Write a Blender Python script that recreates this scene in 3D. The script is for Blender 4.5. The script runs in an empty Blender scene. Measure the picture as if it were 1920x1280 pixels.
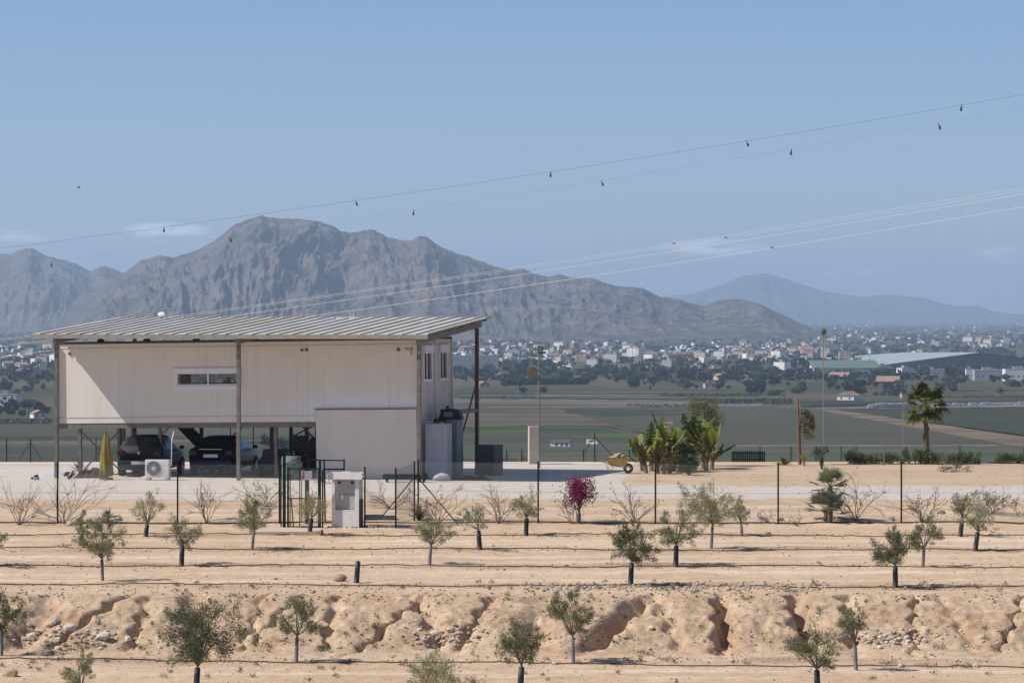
import bpy, math, random
import numpy as np
from mathutils import Vector, Matrix, noise as mnoise
R = math.radians
random.seed(7); rng = np.random.default_rng(7)
S = bpy.context.scene; COL = S.collection
CZ = 5.87; F = 6400.0; HY = 590.0; VZ = CZ-45.0      # camera height, focal in photo px, horizon row, valley level

# ------------------------------------------------------------ camera, sky, sun, exposure
cam = bpy.data.cameras.new('camera'); co = bpy.data.objects.new('camera', cam); COL.objects.link(co)
cam.sensor_width = 36; cam.lens = F/1920*36; cam.shift_y = -(640-HY)/1920
cam.clip_start = 1; cam.clip_end = 90000
co.location = (0, 0, CZ); co.rotation_euler = (R(90), 0, 0); S.camera = co
LD = Vector((0.907, 0.167, -1.0)).normalized()         # the way the sunlight travels
sun = bpy.data.lights.new('sun', 'SUN'); so = bpy.data.objects.new('sun', sun); COL.objects.link(so)
sun.energy = 5.0; sun.angle = R(0.5); sun.color = (1.0, 0.945, 0.89)
so.rotation_euler = LD.to_track_quat('-Z', 'Y').to_euler(); so.location = (0, 0, 60)
W = bpy.data.worlds.new('World'); S.world = W; W.use_nodes = True
wn, wl = W.node_tree.nodes, W.node_tree.links
bg = wn['Background']; sky = wn.new('ShaderNodeTexSky'); sky.sky_type = 'NISHITA'; sky.sun_disc = False
sky.sun_elevation = math.asin(-LD.z); sky.sun_rotation = math.atan2(-LD.x, -LD.y)
sky.air_density = 1.0; sky.dust_density = 0.2; sky.ozone_density = 3.0; sky.altitude = 1500
tc = wn.new('ShaderNodeTexCoord'); mp = wn.new('ShaderNodeMapping'); mp.inputs['Scale'].default_value = (90, 90, 500)
nz = wn.new('ShaderNodeTexNoise'); nz.inputs['Scale'].default_value = 1.0; nz.inputs['Detail'].default_value = 5; nz.inputs['Roughness'].default_value = .55
cr = wn.new('ShaderNodeValToRGB'); cr.color_ramp.elements[0].position = .36; cr.color_ramp.elements[1].position = .60
sx = wn.new('ShaderNodeSeparateXYZ'); b1 = wn.new('ShaderNodeMapRange'); b2 = wn.new('ShaderNodeMapRange')
b1.inputs['From Min'].default_value = .008; b1.inputs['From Max'].default_value = .02
b2.inputs['From Min'].default_value = .040; b2.inputs['From Max'].default_value = .024
m1 = wn.new('ShaderNodeMath'); m1.operation = 'MULTIPLY'; m2 = wn.new('ShaderNodeMath'); m2.operation = 'MULTIPLY'
m3 = wn.new('ShaderNodeMath'); m3.operation = 'MULTIPLY'; m3.inputs[1].default_value = .42
mx = wn.new('ShaderNodeMix'); mx.data_type = 'RGBA'
wl.new(tc.outputs['Generated'], mp.inputs[0]); wl.new(mp.outputs[0], nz.inputs['Vector']); wl.new(nz.outputs[0], cr.inputs[0])
wl.new(tc.outputs['Generated'], sx.inputs[0]); wl.new(sx.outputs['Z'], b1.inputs[0]); wl.new(sx.outputs['Z'], b2.inputs[0])
wn.remove(b1); wn.remove(b2); wn.remove(m1)
def wm(op, a_, b_=0.0, cl=False):
    x = wn.new('ShaderNodeMath'); x.operation = op; x.use_clamp = cl
    for i_, v_ in enumerate((a_, b_)):
        if hasattr(v_, 'is_output'): wl.new(v_, x.inputs[i_])
        else: x.inputs[i_].default_value = v_
    return x.outputs[0]
puff = 0.0
for cx_, cz_, wx_, wz_, am in ((-.101, .0245, .014, .0028, 1.0), (-.145, .0225, .014, .0022, .8), (.058, .0195, .018, .0032, 1.0), (.143, .017, .012, .0035, .6), (.10, .0125, .02, .002, .5)):
    ex = wm('POWER', wm('ABSOLUTE', wm('DIVIDE', wm('SUBTRACT', sx.outputs['X'], cx_), wx_)), 2.0); ez = wm('POWER', wm('ABSOLUTE', wm('DIVIDE', wm('SUBTRACT', sx.outputs['Z'], cz_), wz_)), 2.0)
    puff = wm('MAXIMUM', puff, wm('MULTIPLY', wm('SUBTRACT', 1.0, wm('ADD', ex, ez), True), am))
wl.new(puff, m2.inputs[0]); wl.new(cr.outputs[0], m2.inputs[1]); wl.new(m2.outputs[0], m3.inputs[0])
wl.new(m3.outputs[0], mx.inputs['Factor'])
wl.new(sky.outputs[0], mx.inputs[6]); mx.inputs[7].default_value = (26, 24, 21, 1)
tn = wn.new('ShaderNodeMix'); tn.data_type = 'RGBA'; tn.blend_type = 'MULTIPLY'; tn.inputs['Factor'].default_value = 1; tn.inputs[7].default_value = (.95, 1.03, 1.28, 1)   # cool white balance
wl.new(mx.outputs[2], tn.inputs[6]); wl.new(tn.outputs[2], bg.inputs[0]); bg.inputs[1].default_value = 0.074
S.view_settings.view_transform = 'Standard'; S.view_settings.look = 'None'; S.view_settings.gamma = 1; S.view_settings.use_curve_mapping = False
S.view_settings.exposure = 0.12
S.render.engine = 'CYCLES'; S.cycles.use_denoising = True; S.cycles.denoising_input_passes = 'RGB_ALBEDO_NORMAL'; S.cycles.denoising_prefilter = 'ACCURATE'; S.cycles.max_bounces = 6; S.cycles.diffuse_bounces = 3
S.cycles.volume_bounces = 1; S.cycles.transparent_max_bounces = 8; S.cycles.caustics_reflective = False; S.cycles.caustics_refractive = False

# ------------------------------------------------------------ materials
MATS = {}
def mat(name, c, c2=None, scale=4.0, rough=.85, metal=0.0, bump=0.0, bscale=None, stretch=(1, 1, 1), spec=.3, detail=5, lo=.35, hi=.65, c3=None, s3=.7, bdist=.02, emit=None):
    if name in MATS: return MATS[name]
    m = bpy.data.materials.new(name); m.use_nodes = True; n, l = m.node_tree.nodes, m.node_tree.links
    p = n['Principled BSDF']; p.inputs['Roughness'].default_value = rough; p.inputs['Metallic'].default_value = metal
    p.inputs['Specular IOR Level'].default_value = spec
    t = n.new('ShaderNodeTexCoord'); mpn = n.new('ShaderNodeMapping'); mpn.inputs['Scale'].default_value = stretch
    l.new(t.outputs['Object'], mpn.inputs[0])
    def noise(sc, de=detail):
        z = n.new('ShaderNodeTexNoise'); z.inputs['Scale'].default_value = sc; z.inputs['Detail'].default_value = de; z.inputs['Roughness'].default_value = .6
        l.new(mpn.outputs[0], z.inputs['Vector']); return z
    def mixn(a, b, fac):
        x = n.new('ShaderNodeMix'); x.data_type = 'RGBA'
        for s_, v in ((6, a), (7, b)):
            if hasattr(v, 'is_output'): l.new(v, x.inputs[s_])
            else: x.inputs[s_].default_value = (*v, 1)
        l.new(fac, x.inputs['Factor']); return x.outputs[2]
    c2 = c2 or tuple(v*.8 for v in c)
    def ramp(src, a, b):
        r_ = n.new('ShaderNodeMapRange'); r_.inputs['From Min'].default_value = a; r_.inputs['From Max'].default_value = b; l.new(src, r_.inputs[0]); return r_.outputs[0]
    out = mixn(c, c2, ramp(noise(scale).outputs[0], lo, hi))
    if c3: out = mixn(out, c3, ramp(noise(scale*s3*.31).outputs[0], .5, .72))
    l.new(out, p.inputs['Base Color'])
    if bump:
        bn = n.new('ShaderNodeBump'); bn.inputs['Strength'].default_value = bump; bn.inputs['Distance'].default_value = bdist
        l.new(noise(bscale or scale*4, 6).outputs[0], bn.inputs['Height']); l.new(bn.outputs[0], p.inputs['Normal'])
    MATS[name] = m; return m
def leafmat(name, c, c2, tr=.25):
    if name in MATS: return MATS[name]
    m = mat(name, c, c2, scale=9, rough=.6, spec=.25); n, l = m.node_tree.nodes, m.node_tree.links
    p = n['Principled BSDF']; o = n['Material Output']; t = n.new('ShaderNodeBsdfTranslucent'); x = n.new('ShaderNodeMixShader')
    t.inputs[0].default_value = (c[0]*1.3, c[1]*1.4, c[2]*.8, 1); x.inputs[0].default_value = tr
    l.new(p.outputs[0], x.inputs[1]); l.new(t.outputs[0], x.inputs[2]); l.new(x.outputs[0], o.inputs[0]); return m
def glass(name, c=(.02, .025, .03), alpha=.35):
    if name in MATS: return MATS[name]
    m = bpy.data.materials.new(name); m.use_nodes = True; n, l = m.node_tree.nodes, m.node_tree.links
    o = n['Material Output']; n.remove(n['Principled BSDF'])
    g = n.new('ShaderNodeBsdfGlossy'); g.inputs['Roughness'].default_value = .05; g.inputs[0].default_value = (.9, .9, .9, 1)
    tr = n.new('ShaderNodeBsdfTransparent'); tr.inputs[0].default_value = (alpha, alpha*1.02, alpha*1.02, 1)
    fr = n.new('ShaderNodeFresnel'); fr.inputs[0].default_value = 1.45; x = n.new('ShaderNodeMixShader')
    l.new(fr.outputs[0], x.inputs[0]); l.new(tr.outputs[0], x.inputs[1]); l.new(g.outputs[0], x.inputs[2]); l.new(x.outputs[0], o.inputs[0])
    MATS[name] = m; return m

# ------------------------------------------------------------ mesh helpers
class MB:
    def __init__(s): s.c = []; s.n = 0
    def add(s, V, Fs, m=0):
        V = np.asarray(V, float).reshape(-1, 3); Fs = np.asarray(Fs, int)
        s.c.append((V, Fs+s.n, m)); s.n += len(V); return s
    def box(s, a, b, m=0, M=None):
        (x0, y0, z0), (x1, y1, z1) = a, b
        V = np.array([(x, y, z) for z in (z0, z1) for y in (y0, y1) for x in (x0, x1)], float)
        if M is not None: V = np.array([M @ Vector(v) for v in V])
        return s.add(V, [(0, 2, 3, 1), (4, 5, 7, 6), (0, 1, 5, 4), (2, 6, 7, 3), (0, 4, 6, 2), (1, 3, 7, 5)], m)
    def bar(s, p, q, w, h=None, m=0):
        p, q = Vector(p), Vector(q); d = q-p; L = d.length
        M = Matrix.Translation(p) @ d.to_track_quat('Z', 'Y').to_matrix().to_4x4(); h = h or w
        return s.box((-w/2, -h/2, 0), (w/2, h/2, L), m, M)
    def tube(s, pts, rad, k=6, m=0, cap=True):
        P = [Vector(p) for p in pts]; n = len(P); rad = [rad]*n if np.isscalar(rad) else list(rad)
        V = []; up = None
        for i in range(n):
            d = (P[min(i+1, n-1)]-P[max(i-1, 0)])
            if d.length < 1e-9: d = Vector((0, 0, 1))
            d.normalize()
            if up is None: up = Vector((1, 0, 0)) if abs(d.x) < .8 else Vector((0, 1, 0))
            a = d.cross(up).normalized(); b = d.cross(a); up = -a.cross(d).normalized() if False else up
            for j in range(k):
                t = 2*math.pi*j/k; V.append(P[i]+(a*math.cos(t)+b*math.sin(t))*rad[i])
        Fq = [(i*k+j, i*k+(j+1) % k, (i+1)*k+(j+1) % k, (i+1)*k+j) for i in range(n-1) for j in range(k)]
        s.add(V, Fq, m)
        if cap and k >= 3:
            b0 = s.n-len(V)
            for o in (0, (n-1)*k):
                s.c.append((np.zeros((0, 3)), np.array([[b0+o+j for j in range(k)]]), m))
        return s
    def lathe(s, prof, c=(0, 0, 0), k=16, m=0, M=None):
        V = [Vector((r*math.cos(2*math.pi*j/k), r*math.sin(2*math.pi*j/k), z)) for r, z in prof for j in range(k)]
        V = [(M @ v if M else v)+Vector(c) for v in V]
        return s.add(V, [(i*k+j, i*k+(j+1) % k, (i+1)*k+(j+1) % k, (i+1)*k+j) for i in range(len(prof)-1) for j in range(k)], m)
    def prism(s, poly, y0, y1, m=0, M=None):       # polygon in x,z extruded along y
        n = len(poly); V = [Vector((x, y, z)) for y in (y0, y1) for x, z in poly]
        if M: V = [M @ v for v in V]
        s.add(V, [(i, (i+1) % n, n+(i+1) % n, n+i) for i in range(n)], m); b0 = s.n-2*n
        s.c.append((np.zeros((0, 3)), np.array([[b0+i for i in range(n)]]), m)); s.c.append((np.zeros((0, 3)), np.array([[b0+n+i for i in range(n)]]), m)); return s
    def leaves(s, C, L, Wd, D=None, m=0, jit=1.0, flat=0):
        C = np.asarray(C, float); n = len(C); r = rng
        d = r.normal(size=(n, 3)) if D is None else np.asarray(D, float)+jit*r.normal(size=(n, 3))*.5
        d /= np.linalg.norm(d, axis=1)[:, None]+1e-9; q = r.normal(size=(n, 3)); a = np.cross(d, q); a /= np.linalg.norm(a, axis=1)[:, None]+1e-9
        l = L*(.6+.8*r.random(n))[:, None]; w = Wd*(.6+.8*r.random(n))[:, None]
        V = np.stack([C-d*l/2, C+a*w/2, C+d*l/2, C-a*w/2], 1).reshape(-1, 3)
        return s.add(V, np.arange(4*n).reshape(n, 4), m)
    def mesh(s, name):
        V = np.concatenate([c[0] for c in s.c]); me = bpy.data.meshes.new(name)
        tot = sum(c[1].shape[0] for c in s.c)
        lv = np.concatenate([c[1].ravel() for c in s.c]); lt = np.concatenate([np.full(c[1].shape[0], c[1].shape[1]) for c in s.c])
        ls = np.concatenate([[0], np.cumsum(lt)[:-1]]); mi = np.concatenate([np.full(c[1].shape[0], c[2]) for c in s.c])
        me.vertices.add(len(V)); me.vertices.foreach_set('co', V.ravel().astype(np.float32))
        me.loops.add(len(lv)); me.loops.foreach_set('vertex_index', lv.astype(np.int32))
        me.polygons.add(tot); me.polygons.foreach_set('loop_start', ls.astype(np.int32)); me.polygons.foreach_set('loop_total', lt.astype(np.int32))
        me.polygons.foreach_set('material_index', mi.astype(np.int32)); me.polygons.foreach_set('use_smooth', [False]*tot); me.update(calc_edges=True); me.validate(); return me
    def build(s, name, mats, parent=None, smooth=False, bevel=0, loc=None):
        me = s.mesh(name)
        for m in (mats if isinstance(mats, (list, tuple)) else [mats]): me.materials.append(m)
        me.polygons.foreach_set('use_smooth', [bool(smooth)]*len(me.polygons))
        o = bpy.data.objects.new(name, me); COL.objects.link(o)
        if parent: o.parent = parent
        if loc is not None: o.location = loc
        if bevel:
            b = o.modifiers.new('bevel', 'BEVEL'); b.width = bevel; b.segments = 2; b.limit_method = 'ANGLE'
        return o
def tag(o, label, cat, group=None):
    o['label'] = label; o['category'] = cat
    if group: o['group'] = group
    return o
def struct(o): o['kind'] = 'structure'; return o
def thing(name, label, cat, loc=(0, 0, 0), rz=0, group=None, ry=0):
    o = bpy.data.objects.new(name, None); COL.objects.link(o); o.location = loc; o.rotation_euler = (0, ry, rz); o.empty_display_size = .1
    return tag(o, label, cat, group)

# ------------------------------------------------------------ noise and the lie of the land
def _h(ix, iy, s):
    v = np.sin(ix*127.1+iy*311.7+s*74.7)*43758.5453; return v-np.floor(v)
def vnoise(x, y, s=0):
    x = np.asarray(x, float); y = np.asarray(y, float); ix = np.floor(x); iy = np.floor(y); fx = x-ix; fy = y-iy
    fx = fx*fx*(3-2*fx); fy = fy*fy*(3-2*fy)
    return (_h(ix, iy, s)*(1-fx)+_h(ix+1, iy, s)*fx)*(1-fy)+(_h(ix, iy+1, s)*(1-fx)+_h(ix+1, iy+1, s)*fx)*fy
def fbm(x, y, o=4, s=0, ridge=False):
    t = 0; a = .5; f = 1
    for i in range(o):
        v = vnoise(x*f+i*17.3, y*f-i*9.1, s+i)*2-1
        t = t+a*((1-2*np.abs(v)) if ridge else v); a *= .5; f *= 2.03
    return t
def px2x(px, D): return (px-960)/F*D
def W3(px, py, D): return Vector((px2x(px, D), D, CZ-(py-HY)/F*D))
PY = [-200, 60, 75, 79, 84, 85.6, 88.6, 91.5, 96.5, 101.5, 106.5, 110, 115, 119.2, 136.5, 138, 150, 360, 430]
PZ = [-3.2, -3.0, -2.86, -2.77, -2.67, -2.58, -1.44, -1.41, -1.23, -1.11, -1.0, -.88, -.33, 0, 0, -.25, -4, -39.6, -46]
GUL = [(150, 1.0, .16, 1.2), (262, .6, .22, .1), (375, 1.1, .42, -.4), (470, .35, .12, .3), (500, .45, .10, .9), (725, 1.0, .12, 1.1), (812, .7, .30, -.6), (890, .6, .2, .7),
       (1010, .5, .6, .5), (1150, 1.3, .42, 1.2), (1357, 1.9, .30, .1), (1510, 1.9, .34, -.1), (1598, .8, .25, .1), (1715, .9, .09, .3), (1800, .25, .2, -.3), (1895, .8, .09, .8), (60, .6, .5, .3), (-60, 1, .4, .2), (1990, 1, .4, .3), (620, .5, .2, .1), (1260, .4, .25, -.4)]
def G(x, y):
    x = np.asarray(x, float); y = np.asarray(y, float)
    near = np.clip((150-y)/10, 0, 1)
    yy = y+0.0
    bank = np.exp(-((y-87)/2.6)**2)
    ret = .5*fbm(x*.25, y*.1, 3, 3)+.22*fbm(x*1.3, y*.8, 3, 5)+.10*fbm(x*3.1, y*2.2, 3, 6, True)
    for px, dep, w, sl in GUL:
        xc = px2x(px, 87)+sl*(y-87)*.45
        q = (x-xc+.10*np.sin(y*7+px)+.10*fbm(y*3, y*0+px, 2, 8))/(w*.72)
        ret = ret+1.25*dep*np.exp(-np.abs(q)**3.4)
    yy = y-ret*bank*np.clip((90.6-y)/1.2, 0, 1)
    z = np.interp(yy, PY, PZ)
    rockf = np.clip(np.exp(-((yy-87)/1.5)**2), 0, 1)
    z = z+rockf*(.12*fbm(x*.6, y*.8, 3, 9, True)+.06*fbm(x*3.3, y*3.3, 3, 12, True)+.045*fbm(x*9, y*9, 2, 14, True))
    flat = np.clip((118-y)/5, .12, 1)*near
    z = z+flat*(.05*fbm(x*.35, y*.5, 3, 21)+.03*fbm(x*2.2, y*3, 3, 22)+.016*fbm(x*7, y*7, 2, 23))
    for r in (106.6, 101.6, 96.6, 91.6, 84.1, 79.2):
        z = z+near*.05*np.exp(-((y-r+.25*np.sin(x*.4+r))/.35)**2)*(1+.8*fbm(x*1.1, y, 2, 31))
    z = z-.06*np.exp(-((y-94)/.9)**2)*near-.05*np.exp(-((y-99)/.8)**2)*near-.04*np.exp(-((y-104)/.8)**2)*near
    return z
def g(x, y): return float(G(x, y))
_D = np.arange(62, 141, .025); _HC = {}
def hit(px, py):
    k = round(px/2)
    if k not in _HC: _HC[k] = G(px2x(k*2, _D), _D)
    z = CZ-(py-HY)/F*_D; q = np.nonzero(_HC[k] >= z)[0]; D = _D[q[0]] if len(q) else 136.5
    x = px2x(px, D); return Vector((x, D, g(x, D)))
def gridmesh(name, xs, ys, fz, m, attrs=None, smooth=True):
    X, Y = np.meshgrid(xs, ys); Z = fz(X, Y); V = np.stack([X, Y, Z], -1).reshape(-1, 3); nx = len(xs); ny = len(ys)
    i = (np.arange(ny-1)[:, None]*nx+np.arange(nx-1)[None, :]).ravel()
    b = MB().add(V, np.stack([i, i+1, i+nx+1, i+nx], 1)); o = b.build(name, m, smooth=smooth)
    for k, f in (attrs or {}).items():
        a = o.data.attributes.new(k, 'FLOAT', 'POINT'); a.data.foreach_set('value', f(X, Y, Z).ravel().astype(np.float32))
    return o

# ------------------------------------------------------------ near ground
def gravel_mask(X, Y, Z):
    e = .5*fbm(X*.5, Y*.6, 3, 41)+.3*fbm(X*3, Y*3, 2, 42)
    road = np.clip((Y-114.9-e)/.3, 0, 1)*np.clip((118.6-Y+e)/.4, 0, 1)
    yard = np.clip((Y-114.9-e)/.3, 0, 1)*np.clip((4.2-X+e+(Y-119)*.05)/.5, 0, 1)*np.clip((136.3-Y)/.3, 0, 1)
    pad = .0
    return np.clip(np.maximum(road, yard), 0, 1)
def row_mask(X, Y, Z):
    v = 0*X
    for r in (106.4, 101.4, 96.4, 91.4, 83.9, 79): v = np.maximum(v, np.exp(-((Y-r+.25*np.sin(X*.4+r))/.42)**2)*np.clip(.35+1.1*fbm(X*.45, Y*.4, 3, 61), 0, 1))
    return v
def rut_mask(X, Y, Z):
    v = 0*X
    for r in (104.9, 103.4, 99.8, 98.2, 94.9, 93.3, 82, 113.0, 112.0): v = np.maximum(v, np.exp(-((Y-r-.3*np.sin(X*.13+r))/.28)**2)*np.clip(.5+.8*fbm(X*.3, Y*.2, 2, 63), 0, 1))
    return v
def bank_mask(X, Y, Z): return np.clip(np.exp(-((Y-87.2)/1.9)**4), 0, 1)
def ground_mat():
    m = bpy.data.materials.new('sandy_ground'); m.use_nodes = True; n, l = m.node_tree.nodes, m.node_tree.links; p = n['Principled BSDF']
    p.inputs['Roughness'].default_value = .95; p.inputs['Specular IOR Level'].default_value = .1
    t = n.new('ShaderNodeTexCoord')
    def noise(sc, st=(1, 1, 1), de=6, ro=.6):
        mp_ = n.new('ShaderNodeMapping'); mp_.inputs['Scale'].default_value = st; l.new(t.outputs['Object'], mp_.inputs[0])
        z = n.new('ShaderNodeTexNoise'); z.inputs['Scale'].default_value = sc; z.inputs['Detail'].default_value = de; z.inputs['Roughness'].default_value = ro; l.new(mp_.outputs[0], z.inputs['Vector']); return z.outputs[0]
    def rmp(s_, a, b):
        r_ = n.new('ShaderNodeMapRange'); r_.inputs['From Min'].default_value = a; r_.inputs['From Max'].default_value = b; l.new(s_, r_.inputs[0]); return r_.outputs[0]
    def mixc(a, b, f):
        x = n.new('ShaderNodeMix'); x.data_type = 'RGBA'
        for s_, v in ((6, a), (7, b)):
            if isinstance(v, tuple): x.inputs[s_].default_value = (*v, 1)
            else: l.new(v, x.inputs[s_])
        l.new(f, x.inputs['Factor']); return x.outputs[2]
    def mul(a, b):
        x = n.new('ShaderNodeMath'); x.operation = 'MULTIPLY'; l.new(a, x.inputs[0])
        if isinstance(b, float): x.inputs[1].default_value = b
        else: l.new(b, x.inputs[1])
        return x.outputs[0]
    sand = mixc((.62, .46, .305), (.525, .37, .235), rmp(noise(.35, (.5, 1.6, 1)), .35, .65))
    sand = mixc(sand, (.66, .53, .395), rmp(noise(.9, (.25, 1.5, 1)), .55, .75))
    sand = mixc(sand, (.36, .25, .165), mul(rmp(noise(3.2, (.45, 1, 1), 9, .75), .5, .68), .85))
    sand = mixc(sand, (.27, .18, .115), mul(rmp(noise(17, (1, 1, 1), 4, .7), .55, .68), .8))
    sand = mixc(sand, (.66, .55, .43), mul(rmp(noise(31, (1, 1, 1), 3, .6), .60, .70), .6))
    for an, ac, af in (('row', (.31, .21, .135), .95), ('rut', (.72, .59, .45), .8)):
        ra = n.new('ShaderNodeAttribute'); ra.attribute_name = an; sand = mixc(sand, ac, mul(ra.outputs['Fac'], af))
    ba = n.new('ShaderNodeAttribute'); ba.attribute_name = 'bank'
    bank = mixc((.53, .395, .26), (.42, .29, .18), rmp(noise(.9, (1, 1, 1.5)), .38, .62))
    bank = mixc(bank, (.61, .49, .355), rmp(noise(2.4, (1, 1, 2)), .52, .7))
    bank = mixc(bank, (.46, .28, .17), mul(rmp(noise(.5), .5, .66), .8))
    bank = mixc(bank, (.27, .18, .11), mul(rmp(noise(5, (1, 1, 1), 9, .78), .5, .66), .85))
    base = mixc(sand, bank, ba.outputs['Fac'])
    ga = n.new('ShaderNodeAttribute'); ga.attribute_name = 'gravel'
    grav = mixc((.64, .575, .50), (.50, .44, .375), rmp(noise(14, (1, 1, 1), 6, .7), .4, .64))
    grav = mixc(grav, (.55, .45, .35), rmp(noise(.5, (.5, 1.5, 1)), .5, .75))
    base = mixc(base, grav, ga.outputs['Fac'])
    l.new(base, p.inputs['Base Color'])
    b = n.new('ShaderNodeBump'); b.inputs['Strength'].default_value = .9; b.inputs['Distance'].default_value = .05; l.new(noise(7, (1, 1, 1), 9, .72), b.inputs['Height'])
    l.new(b.outputs[0], p.inputs['Normal']); return m
xs = np.unique(np.concatenate([np.linspace(-300, -40, 14), np.linspace(-40, -16, 40), np.arange(-16, 16, .065), np.linspace(16, 40, 60), np.linspace(40, 300, 14)]))
ys = np.unique(np.concatenate([np.linspace(-200, 60, 14), np.linspace(60, 76, 20), np.arange(76, 84, .1), np.arange(84, 90.5, .05), np.arange(90.5, 120, .13), np.arange(120, 140, .35), np.linspace(140, 430, 30)]))
MG = ground_mat()
struct(gridmesh('ground', xs, ys, G, MG, {'gravel': gravel_mask, 'bank': bank_mask, 'row': row_mask, 'rut': rut_mask}))

# ------------------------------------------------------------ valley floor and fields
def dv(py): return 45.0*F/(py-HY)                      # distance at which the valley floor shows on that row
def vp(px, py, z=0.0): D = dv(py); return Vector((px2x(px, D), D, VZ+z))
MV = mat('valley_soil', (.062, .068, .04), (.11, .095, .068), scale=.006, stretch=(1, .5, 1), c3=(.055, .075, .035), s3=.5, rough=1, spec=.0, lo=.42, hi=.58)
b = MB(); b.add([(-30000, -15000, VZ), (30000, -15000, VZ), (30000, 42000, VZ), (-30000, 42000, VZ)], [(0, 1, 2, 3)]); struct(b.build('valley_floor', MV))
def field(pts, m, k):
    n_ = len(pts); b = MB(); V = []
    for i in range(n_):                                 # finely divided, slightly irregular edges
        (a, c), (d, e) = pts[i], pts[(i+1) % n_]; st = max(1, int(max(abs(d-a)/18, abs(e-c)/4)))
        for j in range(st):
            t = j/st; V.append(vp(a+(d-a)*t, c+(e-c)*t+(.35*math.sin(i*3+j*1.7) if 0 < j else 0), .05+.025*k))
    b.add(V, [list(range(len(V)))]); struct(b.build('field', m))
fc = lambda nm, a, b_, sc=.05, st=(.15, 1, 1): mat(nm, tuple(v*.98 for v in a), tuple(v*.68 for v in b_) if sum(a) > sum(b_) else tuple(v*.98 for v in b_), scale=sc*.7, stretch=st, rough=1, spec=0, lo=.42, hi=.58, detail=9, c3=tuple(.5*(x+y)*.85 for x, y in zip(a, b_)))
FG = fc('crop_green', (.068, .066, .046), (.088, .088, .058), .25, (.12, .5, 1)); FG2 = fc('crop_dark', (.042, .047, .031), (.058, .062, .04), .25, (.12, .5, 1))
FB = fc('fallow_brown', (.135, .108, .082), (.095, .082, .06), .04, (.2, .6, 1)); FP = fc('fallow_pale', (.155, .135, .108), (.11, .10, .08), .04, (.2, .6, 1)); FO = fc('rough_olive', (.095, .092, .06), (.06, .068, .042), .03, (.25, .7, 1))
FY = fc('grass_bright', (.075, .10, .04), (.055, .08, .038)); FT = fc('track_pale', (.22, .20, .165), (.15, .14, .11), .3); FD = fc('rough_dark', (.06, .075, .045), (.085, .085, .06))
FA = fc('asphalt_far', (.09, .095, .105), (.07, .075, .085)); FR = fc('track_brown', (.20, .15, .105), (.165, .125, .09))
for k, (pts, m) in enumerate([
    ([(-60, 870), (-60, 782), (640, 778), (640, 870)], FO), ([(-60, 812), (-60, 800), (600, 800), (600, 812)], FD), ([(-60, 832), (-60, 828), (640, 822), (640, 834)], FB),
    ([(-60, 790), (-60, 782), (140, 780), (140, 792)], FD),
    ([(640, 874), (640, 824), (1210, 822), (1240, 874)], FD), ([(640, 824), (640, 799), (1120, 799), (1205, 823)], FY), ([(900, 812), (900, 806), (990, 805), (1000, 811)], fc('grass_lime', (.13, .155, .045), (.09, .12, .045))),
    ([(640, 822), (640, 813), (1100, 813), (1160, 822)], FG), ([(640, 800), (640, 797), (1100, 796), (1112, 799)], FT),
    ([(640, 797), (640, 772), (1060, 768), (1200, 812), (1130, 800)], FB), ([(640, 772), (640, 765), (1430, 763), (1430, 770), (1100, 770)], FD),
    ([(640, 765), (640, 749), (1230, 752), (1430, 754), (1430, 763), (1000, 765)], FP), ([(640, 749), (640, 747.4), (1240, 750.4), (1240, 752)], FT),
    ([(860, 746), (860, 727), (1470, 727), (1470, 749), (1240, 749)], FO), ([(1000, 743), (1000, 741.5), (1220, 742), (1220, 743.4)], FT), ([(900, 733), (900, 726), (1120, 724), (1180, 730)], FG),
    ([(1280, 775), (1290, 768), (1530, 770), (1900, 836), (1960, 850), (1380, 850), (1200, 812), (1060, 770)], FG), ([(1060, 775), (1060, 769), (1160, 768), (1300, 779), (1140, 782)], FG2),
    ([(1530, 770), (1560, 768), (1980, 830), (1980, 850), (1900, 838)], FR), ([(1575, 771), (1580, 768.5), (1980, 764), (1980, 826)], FG2),
    ([(1380, 840), (1380, 837.5), (1860, 836), (1890, 839)], FT), ([(1200, 874), (1240, 841), (1980, 842), (1980, 874)], FD),
    ([(1530, 769), (1530, 766.5), (1980, 759), (1980, 764)], FT), ([(1530, 766.5), (1540, 764), (1980, 752), (1980, 757)], FA),
    ([(1500, 763), (1500, 750), (1980, 742), (1980, 752)], FO), ([(1760, 745), (1760, 736), (1980, 734), (1980, 743)], FB), ([(1760, 735), (1760, 725), (1980, 722), (1980, 733)], FG)]):
    field(pts, m, k)

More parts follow.
